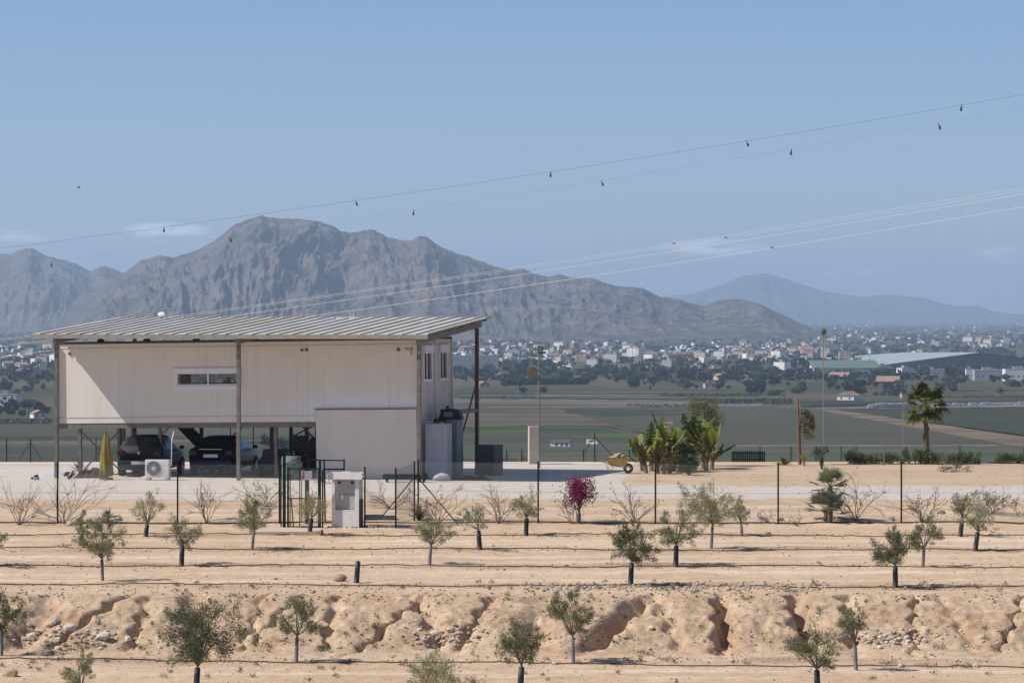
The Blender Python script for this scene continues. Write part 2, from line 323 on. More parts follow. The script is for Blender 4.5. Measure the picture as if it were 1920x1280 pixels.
# ------------------------------------------------------------ mountains
def ridge(name, prof, Dc, Df, Db, base, m, seed, amp=.3, nx=620, ny=150, fs=1.0):
    ppx = np.array([p[0] for p in prof], float); ppy = np.array([p[1] for p in prof], float)
    us = np.linspace(ppx[0], ppx[-1], nx); ts = np.concatenate([np.linspace(0, 1, ny), np.linspace(1.03, 2, 24)])
    U, T = np.meshgrid(us, ts)
    cre = np.interp(us, ppx, ppy)+2.0*fbm(us/11, us*0, 4, seed)+1.2*np.maximum(0, fbm(us/5, us*0, 2, seed+4))
    zc = CZ+(HY-cre)/F*Dc; zc = np.maximum(zc, VZ-5); ZC = np.broadcast_to(zc, U.shape)
    D = np.where(T <= 1, Df+(Dc-Df)*T, Dc+(Db-Dc)*(T-1)); X = (U-960)/F*D
    Hh = ZC-VZ
    # spurs that fan out from the crest, warped so that they fork and bend
    wx = U/fs+34*fbm(U/120+seed, T*2.2, 3, seed+1)+(1-T)*(62*np.sin(U/105+seed)+55*np.sin(U/240+1.7*seed))      # spurs lean, fork and bend
    sp = -np.abs(2*vnoise(wx/96, T*1.1+seed, seed+2)-1)*2+1
    sp1 = fbm(wx/64+.5*T, T*2.6, 3, seed+7, True)
    sp2 = fbm(wx/30+.6*fbm(U/40, T*5, 2, seed+5), T*8, 5, seed+3, True)
    f = np.clip(T, 0, 1)**(1.0+.35*fbm(U/140, T*0, 2, seed+9)); w = (4*T*(1-T)).clip(0)**.8
    k = f-amp*w*(-sp*.30)+amp*w*sp1*.42+amp*w*sp2*.26-.02*w
    k = np.where(T > 1, (2-T)**1.2, k)
    lim = .985*((HY*1.0)-0)  # keep spurs below the line of sight to the crest
    Z = VZ-3+(Hh+3)*np.clip(k, 0, 2)
    cap = CZ+(ZC-CZ)*(D/Dc)-(1-T.clip(0, 1))*14
    Z = np.where(T < 1, np.minimum(Z, np.maximum(cap, VZ-3)), Z)
    Z = Z+w*.012*Dc/10*0
    V = np.stack([X, D, Z], -1).reshape(-1, 3); n2 = len(us); i = (np.arange(len(ts)-1)[:, None]*n2+np.arange(n2-1)[None, :]).ravel()
    o = MB().add(V, np.stack([i, i+1, i+n2+1, i+n2], 1)).build(name, m, smooth=True); return struct(o)
MR = mat('mountain_rock', (.155, .132, .118), (.08, .082, .068), scale=.009, c3=(.22, .165, .135), s3=1.2, rough=1, spec=0, bump=1.0, bscale=.025, bdist=30, detail=10, lo=.42, hi=.58)
MR2 = mat('far_hill_rock', (.12, .11, .09), (.08, .085, .065), scale=.003, rough=1, spec=0, bump=.6, bscale=.006, bdist=40)
main = [(60, 655), (100, 632), (130, 590), (165, 560), (200, 532), (235, 509), (262, 489), (280, 485), (300, 478), (322, 483), (345, 477), (372, 468), (400, 452), (420, 437), (440, 421), (465, 412), (492, 404), (520, 409), (555, 410), (600, 415), (622, 423), (640, 433), (655, 437), (700, 430), (730, 446), (770, 452), (785, 442), (800, 444), (830, 465), (880, 482), (930, 500), (955, 505), (980, 503), (1000, 512), (1030, 520), (1048, 513), (1070, 520), (1105, 520), (1150, 535), (1205, 540), (1240, 556), (1270, 560), (1320, 574), (1345, 562), (1380, 560), (1420, 568), (1460, 585), (1500, 605), (1535, 622), (1575, 640), (1600, 646)]
ridge('mountain', main, 7600, 5700, 9500, 640, MR, 3, .32, nx=900, ny=210)
ridge('mountain', [(-400, 560), (-250, 500), (-100, 480), (0, 474), (20, 476), (35, 468), (60, 466), (90, 480), (130, 490), (170, 508), (195, 498), (215, 505), (232, 512), (270, 540), (330, 610), (380, 640)], 10500, 8200, 12500, 620, MR, 13, .26, nx=420, ny=110, fs=.8)
ridge('hills', [(1100, 604), (1240, 556), (1300, 550), (1360, 530), (1398, 516), (1440, 513), (1470, 522), (1540, 545), (1610, 556), (1660, 552), (1720, 557), (1760, 566), (1800, 575), (1830, 572), (1870, 586), (1920, 588), (2050, 594), (2300, 603)], 21000, 17500, 23500, 604, MR2, 23, .3, nx=420, ny=80)

#@@HAZE
hz = MB().box((-26000, -3000, VZ-12), (26000, 30000, 420)).build('haze', None); hz.data.materials.clear(); hz['kind'] = 'stuff'
hm = bpy.data.materials.new('haze_air'); hm.use_nodes = True; n_, l_ = hm.node_tree.nodes, hm.node_tree.links
n_.remove(n_['Principled BSDF']); pv = n_.new('ShaderNodeVolumePrincipled'); pv.inputs['Color'].default_value = (.60, .785, 1.0, 1); pv.inputs['Density'].default_value = 8.3e-5; pv.inputs['Anisotropy'].default_value = .2
l_.new(pv.outputs[0], n_['Material Output'].inputs['Volume']); hz.data.materials.append(hm)

# ------------------------------------------------------------ valley trees and houses
LV = [leafmat('valley_leaf_dark', (.034, .045, .024), (.022, .032, .018), .05), leafmat('valley_leaf_mid', (.07, .08, .04), (.045, .055, .03), .05), leafmat('valley_leaf_grey', (.12, .115, .08), (.08, .08, .055), .05)]
BK = mat('bark_far', (.12, .09, .07))
def far_tree_mesh(seed, h, w, cyp=False, lm=0):
    r = np.random.default_rng(seed); b = MB(); b.tube([(0, 0, -.5), (0, 0, h*.5)], [h*.04, h*.02], 5, 1)
    nb = 9; C = []
    for i in range(nb):
        a = r.random()*6.28; q = r.random()**.5*w*.33; z = h*(.3+.5*r.random()) if not cyp else h*(.1+.8*i/nb)
        if cyp: q = 0
        rr = (w*.3*(.6+.6*r.random())) if not cyp else w*.5*(1-.8*abs(i/nb-.3))
        p = r.normal(size=(70, 3)); p /= np.linalg.norm(p, axis=1)[:, None]; p = p*rr*(.6+.4*r.random((70, 1)))*np.array([1, 1, .8]); C.append(p+np.array([q*math.cos(a), q*math.sin(a), z]))
    b.leaves(np.concatenate(C), h*.17, h*.13, m=0); me = b.mesh('tree'); me.materials.append(LV[lm]); me.materials.append(BK); return me
TM = [(far_tree_mesh(i, 7, 8, False, i % 3), i % 3) for i in range(6)]
TC = far_tree_mesh(30, 10, 3, True, 0)
kinds = ['dark evergreen', 'mid green', 'grey green']
def vtree(px, py, hpx=None, v=None, label=None, cyp=False, wide=1.0):
    P = vp(px, py); D = P.y; v = random.randrange(6) if v is None else v; me, kd = (TC, 0) if cyp else TM[v]
    o = bpy.data.objects.new('cypress_tree' if cyp else 'tree', me); COL.objects.link(o); o.location = P; o.rotation_euler.z = random.random()*6.28
    hh = (hpx/F*D if hpx else random.choice([3, 3.5, 4, 5, 6.5])*random.uniform(.8, 1.2)); s = hh/(10 if cyp else 7); o.scale = (s*wide, s*wide, s)
    if label: tag(o, label, 'tree')
    else:
        q = f'{random.choice(["low", "rounded", "spreading"])} {kinds[kd]} {"cypress" if cyp else "tree"} {zone(px, py)}'; tag(o, q, 'tree', q)
def zone(px, py):
    r_ = 'far below' if py < 700 else ('midway below' if py < 716 else 'nearer the fields beneath')
    for x, w_ in ((60, 'the left edge of the mountains'), (300, 'the left post of the canopy'), (480, 'the slot window'), (900, 'the canopy back post'), (960, 'the wide grey factory'), (1035, 'the solar lamp pole head'), (1110, 'the narrow white block'), (1210, 'the tall white apartment block'), (1300, 'the red fronted block'), (1380, 'the bare round foothill'), (1470, 'the hill end on the right'), (1560, 'the floodlight mast head'), (1640, 'the salmon block'), (1740, 'the greenhouse left eave'), (1840, 'the greenhouse gable peak')):
        if px < x: return r_+' '+w_
    return r_+' the right end of the greenhouse'
for a in [(1602, 742, 34, 0, 'large dark tree rising beside the white gabled farmhouse', 1.2), (1418, 739, 30, 0, 'dark round tree above the big green crop field', 1.3), (1655, 712, 20, 0, 'dark tree in front of the white warehouse block', 1.6), (1560, 718, 18, 0, 'dark tree before the green roofed warehouse', 1.5),
          (1780, 714, 28, 3, 'tall thin tree beside the grey shed doors', .6), (1730, 706, 22, 2, 'grey leafless looking tree before the long dark shed', 1.2), (1190, 728, 26, 0, 'dark tree standing alone past the long clipped hedge', .9), (1018, 737, 14, 0, 'small dark tree behind the solar lamp pole', 1.1), (980, 738, 12, 3, 'low dark tree beside the field hut', 1.6),
          (1680, 743, 26, 2, 'pale grey tree left of the tall fan palm crown', 1.3), (1500, 738, 14, 1, 'low tree left of the gabled farmhouse', 2.0), (1455, 742, 12, 1, 'low bushy tree by the farm track end', 2.2), (1290, 712, 26, 0, 'dark tree clump under the town centre', 1.7), (1240, 706, 20, 1, 'wide green tree below the pale flat building', 1.8)]:
    vtree(a[0], a[1], a[2], a[3], a[4], wide=a[5])
rs = random.Random(5)
for i in range(215):
    r_ = rs.random()
    if r_ < .16: px, py = rs.uniform(-20, 110), rs.uniform(690, 782)
    elif r_ < .24: px, py = rs.uniform(330, 470), rs.uniform(702, 740)
    elif r_ < .5: px, py = rs.uniform(850, 1240), rs.uniform(686, 726)
    elif r_ < .75: px, py = rs.uniform(1200, 1540), rs.uniform(686, 732)
    else: px, py = rs.uniform(1500, 1940), rs.uniform(698, 740)
    vtree(px, py, cyp=rs.random() < .05)
for px, py in [(510, 838), (530, 842), (548, 850), (500, 836), (20, 778), (60, 782), (85, 776)]: vtree(px, py, v=0)
# hedge row, one thing
def clump_mass(C, sx_, sz, k, Ls, mtl, name):
    C = np.repeat(np.asarray(C), k, 0); p = rng.normal(size=C.shape); p /= np.linalg.norm(p, axis=1)[:, None]
    return MB().leaves(C+p*np.array([sx_, sx_, sz])*(.7+.3*rng.random((len(C), 1))), Ls, Ls*.8).build(name, mtl)
C = [np.array(vp(945+155*t, 722-1.5*t, 2)) for t in np.linspace(0, 1, 60)]
tag(clump_mass(C, 2.2, 2.4, 60, 1.6, LV[0], 'hedge'), 'long dark clipped hedge behind the solar lamp pole', 'hedge')
# far-off wood that reads as one mass
Cs = []; Sz = []
for i in range(7000):
    py = 594+ (rs.random()**1.1)*122; px = rs.uniform(-150, 2080)
    if rs.random() < .25+.6*(vnoise(px/60., py/7., 77)) or py < 640: P = vp(px, py); Cs.append((P.x, P.y, P.z+2.5)); Sz.append(1+max(0, P.y-6000)/5000)
Cs = np.repeat(np.array(Cs), 16, 0); Sz = np.repeat(np.array(Sz), 16)[:, None]; p = rng.normal(size=Cs.shape); p /= np.linalg.norm(p, axis=1)[:, None]
b = MB(); b.leaves(Cs+p*np.array([4.2, 4.2, 1.9])*Sz*rng.random((len(Cs), 1))**.4, 3.8, 3.0)
o = b.build('woodland', mat('woodland_leaf', (.055, .065, .038), (.03, .04, .024), scale=.01, rough=.9, spec=.05)); o['kind'] = 'stuff'; tag(o, 'hazy tree cover spread between the houses of the plain', 'woodland')

WC = {'white': mat('far_white', (.80, .78, .74), (.66, .64, .6), scale=.05), 'cream': mat('far_cream', (.62, .52, .40), (.55, .46, .36), scale=.3), 'pink': mat('far_pink', (.52, .36, .31), (.45, .31, .26), scale=.3),
      'grey': mat('far_grey', (.34, .35, .36), (.28, .29, .3), scale=.3), 'brown': mat('far_brown', (.28, .18, .13), (.24, .16, .12), scale=.3)}
RT = mat('far_tiles', (.36, .23, .17), (.27, .18, .13), scale=.5); RFG = mat('far_flat_roof', (.40, .36, .33), (.27, .25, .23), scale=.06); WD = mat('far_window', (.05, .06, .07), rough=.3)
def house_mb(w, d, h, gable, stor=1, parts=False):
    bw, br, bn = MB(), MB(), MB()
    bw.box((-w/2, -d/2, -1), (w/2, d/2, h))
    if gable:
        rh = min(w, d)*.22; br.prism([(-w/2-.4, h), (w/2+.4, h), (w/2+.4, h+.25), (0, h+.25+rh), (-w/2-.4, h+.25)] if False else [(-w/2-.4, h+.05), (w/2+.4, h+.05), (0, h+.3+rh)], -d/2-.4, d/2+.4)
    else:
        br.box((-w/2-.1, -d/2-.1, h+.01), (w/2+.1, d/2+.1, h+.35)); br.box((-w*.2, -1, h+.36), (w*.1, d*.3, h+2.0)) if w < 24 else None
    n = max(2, min(8, int(w/3.6)))
    for s_ in range(stor):
        for i in range(n):
            x = -w/2+(i+.5)*w/n; z0 = s_*(h/stor)+h/stor*.35
            bn.box((x-.5, -d/2-.03, z0), (x+.5, -d/2+.1, z0+1.1))
    return bw, br, bn
def vhouse(name, px, py, w, d, h, wall, roof, gable, stor, label, cat='house', rz=0, group=None, parts=False):
    P = vp(px, py); bw, br, bn = house_mb(w, d, h, gable, stor)
    if parts:
        t = thing(name, label, cat, P, rz, group); bw.build('wall', WC[wall], t); br.build('roof', roof, t)
        for V, Fs, m in bn.c: MB().add(V, Fs-Fs.min()).build('window', WD, t)
        return t
    b = MB()
    for k, q in enumerate((bw, br)):
        for V, Fs, m in q.c: b.c.append((V, Fs+b.n, k))
        b.n += q.n
    o = b.build(name, [WC[wall], roof, WD]); o.location = P; o.rotation_euler.z = rz; return tag(o, label, cat, group)
px2m = lambda p, py: p*dv(py)/F
for a in [('farmhouse', 1592, 752, 34, 14, 'white', RT, True, 1, 'white gabled farmhouse by the field behind the staked tree', -.5), ('farmhouse', 938, 712, 24, 9, 'white', RT, True, 1, 'white farmhouse with orange roof right of the canopy post', .2), ('farmhouse', 905, 726, 22, 8, 'cream', RT, True, 1, 'low house with red hipped roof beside the canopy post', .4),
          ('farmhouse', 1330, 728, 20, 9, 'cream', RT, False, 1, 'small pinkish farm building with flat roof above the crops', .1), ('farmhouse', 1575, 712, 36, 8, 'brown', RT, True, 1, 'long low tiled farm building below the green roofed warehouse', 1.2), ('farmhouse', 1665, 722, 46, 10, 'brown', RT, True, 1, 'wide brown roofed farm building left of the fan palm', 1.45),
          ('farm_hut', 972, 740, 10, 5, 'white', RFG, False, 1, 'tiny white hut at the field edge by the lamp pole', 0), ('farmhouse', 1350, 712, 18, 10, 'cream', RT, True, 1, 'cream farmhouse with a tiled roof amid mid valley trees', .5), ('farmhouse', 1400, 713, 30, 5, 'white', RFG, False, 1, 'long low white building near the round dark tree', 0),
          ('apartment_block', 1193, 676, 26, 24, 'white', RFG, False, 5, 'tall white apartment block rising from the town centre', -.6), ('apartment_block', 1066, 684, 8, 11, 'white', RFG, False, 3, 'narrow white block left of the town centre', 0), ('apartment_block', 1274, 676, 42, 12, 'brown', RFG, False, 2, 'long dark red building right of the tall white block', 0), ('apartment_block', 1292, 676, 14, 15, 'pink', RFG, False, 3, 'red fronted block beside the tall white block', 0),
          ('apartment_block', 1583, 680, 20, 20, 'pink', RFG, False, 4, 'salmon coloured block above the long greenhouse roof', 0), ('warehouse', 1165, 690, 60, 8, 'cream', RFG, False, 1, 'pale tan flat warehouse below the town', 0), ('warehouse', 1225, 687, 74, 7, 'white', RFG, False, 1, 'broad whitish warehouse under the tall white block', 0), ('warehouse', 1290, 679, 70, 6, 'cream', RFG, False, 1, 'long cream warehouse in front of the red block', 0),
          ('factory', 888, 692, 92, 25, 'grey', RFG, False, 2, 'wide grey factory with white parapet seen through the canopy post', 0), ('farmhouse', 12, 762, 42, 22, 'white', RFG, False, 2, 'white building at the left edge beyond the canopy post', 0), ('farmhouse', 72, 784, 26, 12, 'white', RT, True, 1, 'white house among dark trees left of the canopy post', .4),
          ('warehouse', 1818, 712, 15, 20, 'white', RFG, False, 1, 'white end block left of the grey shed doors', 0), ('warehouse', 1853, 713, 56, 19, 'grey', RFG, False, 1, 'grey shed with vertical doors right of the fan palm', 0), ('warehouse', 1912, 714, 60, 22, 'white', RFG, False, 1, 'bright white shed at the right edge above the hedge', 0),
          ('warehouse', 1655, 699, 28, 13, 'white', RFG, False, 1, 'bright white block at the foot of the long greenhouse', .2), ('warehouse', 1698, 706, 26, 16, 'white', RFG, False, 1, 'white block in front of the long greenhouse', .3), ('warehouse', 1745, 704, 56, 11, 'grey', RFG, False, 1, 'dark grey shed left of the white end block', 0), ('warehouse', 1600, 697, 34, 14, 'white', RFG, False, 1, 'white walled shed below the salmon block', 0), ('church', 1527, 697, 16, 16, 'white', RFG, True, 1, 'small white building with pointed gable by the green warehouse', 0)]:
    nm, px, py, wpx, hpx, wall, roof, gb, st, lab, rz = a
    w = px2m(wpx, py); vhouse(nm, px, py, w, min(w, 14), px2m(hpx, py)*(.75 if gb else 1), wall, roof, gb, st, lab, {'farm_hut': 'hut', 'apartment_block': 'building', 'factory': 'building', 'church': 'building', 'warehouse': 'warehouse'}.get(nm, 'house'), rz, parts=True)
# the long greenhouse: a huge low gabled shed with a pale roof and dark green end wall
P = vp(1838, 690); wd = px2m(188, 690); t = thing('greenhouse', 'huge shed with pale ribbed roof and dark green gable wall', 'greenhouse', P, 0)
hh = px2m(29, 690); he = 2.2
MB().prism([(-wd, -1), (wd, -1), (wd, he), (0, hh), (-wd, he)], 0, .6).build('end_wall', mat('shade_net_green', (.025, .055, .045), (.035, .065, .055), scale=.05), t)
b = MB(); nr = 22
for i in range(nr):
    for sg in (-1, 1):
        y0, y1 = i*25, (i+1)*25-2; zr = lambda y: hh+.3-(hh-7.0)*y/550; ze = lambda y: he+.3-.8*y/550
        b.add([(sg*wd, y0, ze(y0)), (sg*wd, y1, ze(y1)), (0, y1, zr(y1)), (0, y0, zr(y0))], [(0, 1, 2, 3)])
        b.add([(sg*wd, y1, ze(y1)+.0), (sg*wd, y1+2, ze(y1)-.5), (0, y1+2, zr(y1)-.5), (0, y1, zr(y1))], [(0, 1, 2, 3)])
b.build('roof', mat('greenhouse_plastic', (.42, .46, .44), (.33, .37, .37), scale=.02, rough=.5), t)
P = vp(1590, 700); t = thing('warehouse', 'long low warehouse with green roof and white walls', 'warehouse', P, 0)
w = px2m(62, 700); MB().box((-w, 0, -1), (w, 90, 3.5)).build('wall', WC['white'], t)
MB().box((-w-1, -1, 3.6), (w+1, 0, 4.3)).add([(-w-1, 0, 4.3), (w+1, 0, 4.3), (w+1, 55, 9.5), (-w-1, 55, 9.5)], [(0, 1, 2, 3)]).build('roof', mat('green_roof', (.13, .19, .15), (.1, .15, .12), scale=.05), t)
for (p0, p1, py, hh2, lab) in [(1180, 1330, 764, 1.2, 'low rough hedge line between the brown strip and the crops'), (905, 1010, 748, 1.0, 'thin scrub line left of the solar lamp pole'), (1330, 1480, 757, 1.8, 'bushy scrub line left of the staked tree'), (1240, 1420, 744, 1.4, 'scrub line under the large round trees'), (1770, 1940, 744, 1.0, 'scrub line above the road at the right edge'), (1640, 1760, 741, 1.6, 'scrub line beside the brown roofed farm building'), (-20, 104, 794, 1.6, 'dark scrub line left of the canopy post'), (640, 1000, 864, .7, 'dark scrub line just beyond the yard edge')]:
    rr = random.Random(p0); C = [np.array(vp(p0+(p1-p0)*t_+rr.uniform(-3, 3), py+rr.uniform(-1.2, 1.2), hh2*.5)) for t_ in np.linspace(0, 1, max(8, int((p1-p0)/5))) ]
    tag(clump_mass(C, hh2*1.2, hh2, 34, hh2*.6, LV[rr.randrange(3)], 'scrub_row'), lab, 'scrub row')
P = vp(1052, 837); t = thing('farm_hut', 'long dark roofed hut with white walls in fields right of the block pillar', 'hut', P, -.25); MB().box((-3.4, -1.5, -.5), (3.4, 1.5, 1.5)).build('wall', WC['white'], t); MB().prism([(-1.8, 1.52), (1.8, 1.52), (0, 2.5)], -3.6, 3.6, 0, Matrix.Rotation(R(90), 4, 'Z')).build('roof', mat('hut_roof', (.10, .08, .08)), t)
for x in (-1.6, .2, 1.9): MB().box((x, -1.53, .3), (x+.8, -1.5, 1.2)).build('window', WD, t)
P = vp(1111, 834); t = thing('parked_van', 'small white van parked in the fields left of wheelbarrow', 'van', P, -.3); MB().prism([(-1.9, .3), (1.9, .3), (1.9, 1.0), (1.3, 1.2), (.8, 1.9), (-1.8, 1.95), (-1.9, 1.6)], -.85, .85).build('body', WC['white'], t, bevel=.08)
for x in (-1.2, 1.2): MB().lathe([(.05, -.9), (.32, -.9), (.32, .9), (.05, .9)], k=14, M=Matrix.Translation((x, 0, .3)) @ Matrix.Rotation(R(90), 4, 'X')).build('wheel', mat('rubber', (.018, .018, .018)), t)
MB().box((-1.2, -.87, 1.2), (.7, -.852, 1.7)).build('window', WD, t)
# white plastic rolls at the road edge
b = MB(); rs2 = random.Random(3)
for i in range(46):
    P = vp(1632+i*2.3, 767-i*.05, .6); b.box((P.x-1.5, P.y-2, VZ-.5), (P.x+1.2, P.y+2, VZ+rs2.uniform(1.2, 3.0)))
for i in range(40):
    P = vp(1750+i*4.2+rs2.uniform(-2, 2), 764-i*.1, .6); s_ = rs2.uniform(.4, 1.6); b.box((P.x-s_, P.y-2, VZ-.5), (P.x+s_, P.y+2, VZ+s_*1.3))
o = b.build('plastic_heap', WC['white']); o.data.materials.clear(); o.data.materials.append(mat('dull_plastic', (.42, .42, .42), (.3, .3, .31))); tag(o, 'long low heap of white plastic along the valley road', 'heap'); o['kind'] = 'stuff'
for x0, x1, y0, y1, n, wh in [(868, 1560, 662, 681, 120, 0), (880, 1560, 646, 660, 18, 0), (-30, 108, 650, 705, 26, 0), (1560, 1940, 625, 655, 30, 0), (880, 1500, 684, 704, 12, 0)]:
    for i in range(n):
        wl_ = rs.choice(['white', 'white', 'cream', 'cream', 'pink', 'grey', 'brown']); gb = rs.random() < .4; hx = rs.uniform(x0, x1); hy = y0+(y1-y0)*rs.random()
        st_ = rs.choice([1, 1, 2, 3]); q = f'{["", "low", "two storey", "three storey"][st_]} {wl_} {"tile roofed" if gb else "flat roofed"} house {zone(hx, 690)}'.replace('far below', 'in the town under')
        vhouse('town_house', hx, hy, rs.uniform(5, 13)*(1 if hy > 660 else 1.3), 8, 2.6*st_, wl_, RT if gb else RFG, gb, 1, q, 'house', rs.uniform(-1.25, -.1), q)
b = MB()
for i in range(620):
    u = rs.random()
    if u < .45: px, py = rs.gauss(1180, 210), rs.uniform(650, 680)
    elif u < .75: px, py = rs.uniform(1250, 2000), 600+rs.random()**.8*52
    elif u < .88: px, py = rs.uniform(-80, 300), rs.uniform(646, 690)
    else: px, py = rs.uniform(850, 1560), rs.uniform(634, 648)
    if py < 640 and px < 1560 and px < 1490+ (640-py)*4: continue
    P = vp(px, py); s_ = rs.uniform(3, 8)*(1+max(0, P.y-6000)/13000); k = rs.choice([0, 0, 0, 1, 1, 2]); Mh = Matrix.Translation((P.x, P.y, 0)) @ Matrix.Rotation(rs.uniform(-1.2, -.3), 4, 'Z'); b.box((-s_/2, -s_/2, VZ-1), (s_/2, s_/2, VZ+rs.uniform(2, 5)*(1+max(0, P.y-6000)/12000)), k, Mh)
o = b.build('distant_houses', [WC['white'], WC['cream'], WC['grey']]); o['kind'] = 'stuff'; tag(o, 'countless pale specks of houses across the hazy plain', 'houses')

#@@NEAR
# ------------------------------------------------------------ stilt house
PAN = mat('sandwich_panel', (.72, .665, .59), (.67, .615, .54), scale=1.2, stretch=(1, 1, .25), rough=.6, c3=(.68, .625, .55), bump=.0)
STL = mat('rusty_steel', (.10, .075, .06), (.16, .10, .07), scale=6, rough=.6, metal=.2); STG = mat('grey_steel', (.20, .185, .165), (.14, .12, .10), scale=5, rough=.55, metal=.3)
BLK = mat('black_plastic', (.012, .012, .013), rough=.5); ALU = mat('white_frame', (.72, .72, .72), (.66, .66, .67), rough=.4); WHT = mat('white_paint', (.70, .69, .66), (.6, .58, .55), scale=3, rough=.6)
DRK = mat('dark_interior', (.05, .045, .04)); GLS = glass('window_glass', alpha=.8); GLD = glass('dark_glass', alpha=.25)
HR = math.atan2(-.24, .97); HO = Vector((-16.56, 125, 0)); HX = Vector((.9708, -.2402, 0)); HV = Vector((.2402, .9708, 0))
def hw(u, v, w=0): return HO+HX*u+HV*v+Vector((0, 0, w))
H = thing('stilt_house', 'long cream panel house raised on steel stilts with slot window', 'house', HO, HR, ry=-R(.84))
U1, V1, Z0, Z1 = 13.6, 4.9, 1.89, 4.78
def wall_open(b, u0, u1, z0, z1, ops, v, th, axis='u'):       # wall in panels round rectangular openings
    def bx(a0, a1, c0, c1):
        if a1-a0 < .01 or c1-c0 < .01: return
        if axis == 'u': b.box((a0, v, c0), (a1, v+th, c1))
        else: b.box((v, a0, c0), (v+th, a1, c1))
    cur = u0
    for (a, c, d, e) in sorted(ops): bx(cur, a, z0, z1); bx(a, c, z0, d); bx(a, c, e, z1); cur = c
    bx(cur, u1, z0, z1)
b = MB(); FO_ = (4.62, 6.92, 3.22, 3.70); wall_open(b, 0, U1, Z0, Z1, [FO_], 0, .08); wf = b.build('front_wall', PAN, H)
MB().box((.002, -.012, Z0+.20), (9.8, -.002, Z0+.225)).box((.002, -.014, Z1-.16), (U1, -.002, Z1-.14)).build('wall_rail', mat('rail_cream', (.58, .52, .45), rough=.6), H)
n, l = PAN.node_tree.nodes, PAN.node_tree.links
def nd(t, **k):
    x = n.new(t)
    for a_, v_ in k.items(): setattr(x, a_, v_)
    return x
tc_ = nd('ShaderNodeTexCoord'); sp_ = nd('ShaderNodeSeparateXYZ'); l.new(tc_.outputs['Object'], sp_.inputs[0])
nn = nd('ShaderNodeTexNoise'); nn.inputs['Scale'].default_value = .9; nn.inputs['Detail'].default_value = 4; l.new(tc_.outputs['Object'], nn.inputs['Vector'])
def mr(src, a_, b_):
    x = nd('ShaderNodeMapRange'); x.inputs['From Min'].default_value = a_; x.inputs['From Max'].default_value = b_; l.new(src, x.inputs[0]); return x.outputs[0]
def mm(op, a_, b_):
    x = nd('ShaderNodeMath', operation=op)
    for i_, v_ in enumerate((a_, b_)):
        if hasattr(v_, 'is_output'): l.new(v_, x.inputs[i_])
        else: x.inputs[i_].default_value = v_
    return x.outputs[0]
zz = mm('ADD', sp_.outputs['Z'], mm('MULTIPLY', nn.outputs[0], -.9)); patch = mm('MULTIPLY', mr(sp_.outputs['X'], 8.2, 9.6), mr(zz, 2.55, 2.15))      # whiter repainted band over the lower room
st_ = nd('ShaderNodeTexNoise'); sm = nd('ShaderNodeMapping'); sm.inputs['Scale'].default_value = (5, 1, .12); l.new(tc_.outputs['Object'], sm.inputs[0]); l.new(sm.outputs[0], st_.inputs['Vector']); st_.inputs['Scale'].default_value = 1.6; st_.inputs['Detail'].default_value = 5
streak = mm('MULTIPLY', mr(st_.outputs[0], .52, .72), .28)
pb = n['Principled BSDF']; src = pb.inputs['Base Color'].links[0].from_socket
for fac, colr in ((patch, (.70, .69, .68, 1)), (streak, (.50, .42, .34, 1))):
    x = nd('ShaderNodeMix', data_type='RGBA'); l.new(src, x.inputs[6]); x.inputs[7].default_value = colr; l.new(fac, x.inputs['Factor']); src = x.outputs[2]
l.new(src, pb.inputs['Base Color'])
b = MB(); wall_open(b, 0, U1, Z0, Z1, [(2.2, 5.6, 2.95, 3.9)], V1-.08, .08); b.build('rear_wall', PAN, H)
b = MB().box((0, .08, Z0), (.08, V1-.08, Z1)); b.build('end_wall', PAN, H)
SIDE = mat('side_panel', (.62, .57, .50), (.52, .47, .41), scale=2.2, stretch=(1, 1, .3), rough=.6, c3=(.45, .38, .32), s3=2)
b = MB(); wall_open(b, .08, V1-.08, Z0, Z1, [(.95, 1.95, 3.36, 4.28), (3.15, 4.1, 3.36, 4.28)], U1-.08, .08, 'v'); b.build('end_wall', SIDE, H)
b = MB().box((.08, .08, Z0), (U1-.08, V1-.08, Z0+.08)); b.box((1.9, .08, Z0+.08), (1.98, V1-.08, Z1-.1)); b.box((8.6, .08, Z0+.08), (8.68, V1-.08, Z1-.1)); b.build('floor', DRK, H)
b = MB().box((-.03, -.03, Z1), (U1+.03, V1+.03, Z1+.08)); b.build('roof', mat('bitumen_edge', (.06, .05, .045), (.09, .07, .06)), H)
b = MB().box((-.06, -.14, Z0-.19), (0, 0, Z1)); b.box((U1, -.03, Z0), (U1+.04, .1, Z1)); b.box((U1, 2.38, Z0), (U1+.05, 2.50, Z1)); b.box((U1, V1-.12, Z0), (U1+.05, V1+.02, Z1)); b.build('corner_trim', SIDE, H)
b = MB()
for v in (.02, 1.6, 3.2, V1-.1): b.box((-.05, v, Z0-.19), (9.84 if v < 2 else U1, v+.1, Z0-.003))
for u in np.arange(.4, 13.4, 1.3): b.box((u, .13, Z0-.15), (u+.07, V1-.12, Z0-.004))
b.build('floor_beam', mat('beam_olive', (.22, .19, .14), (.15, .12, .09), scale=4, rough=.6), H)
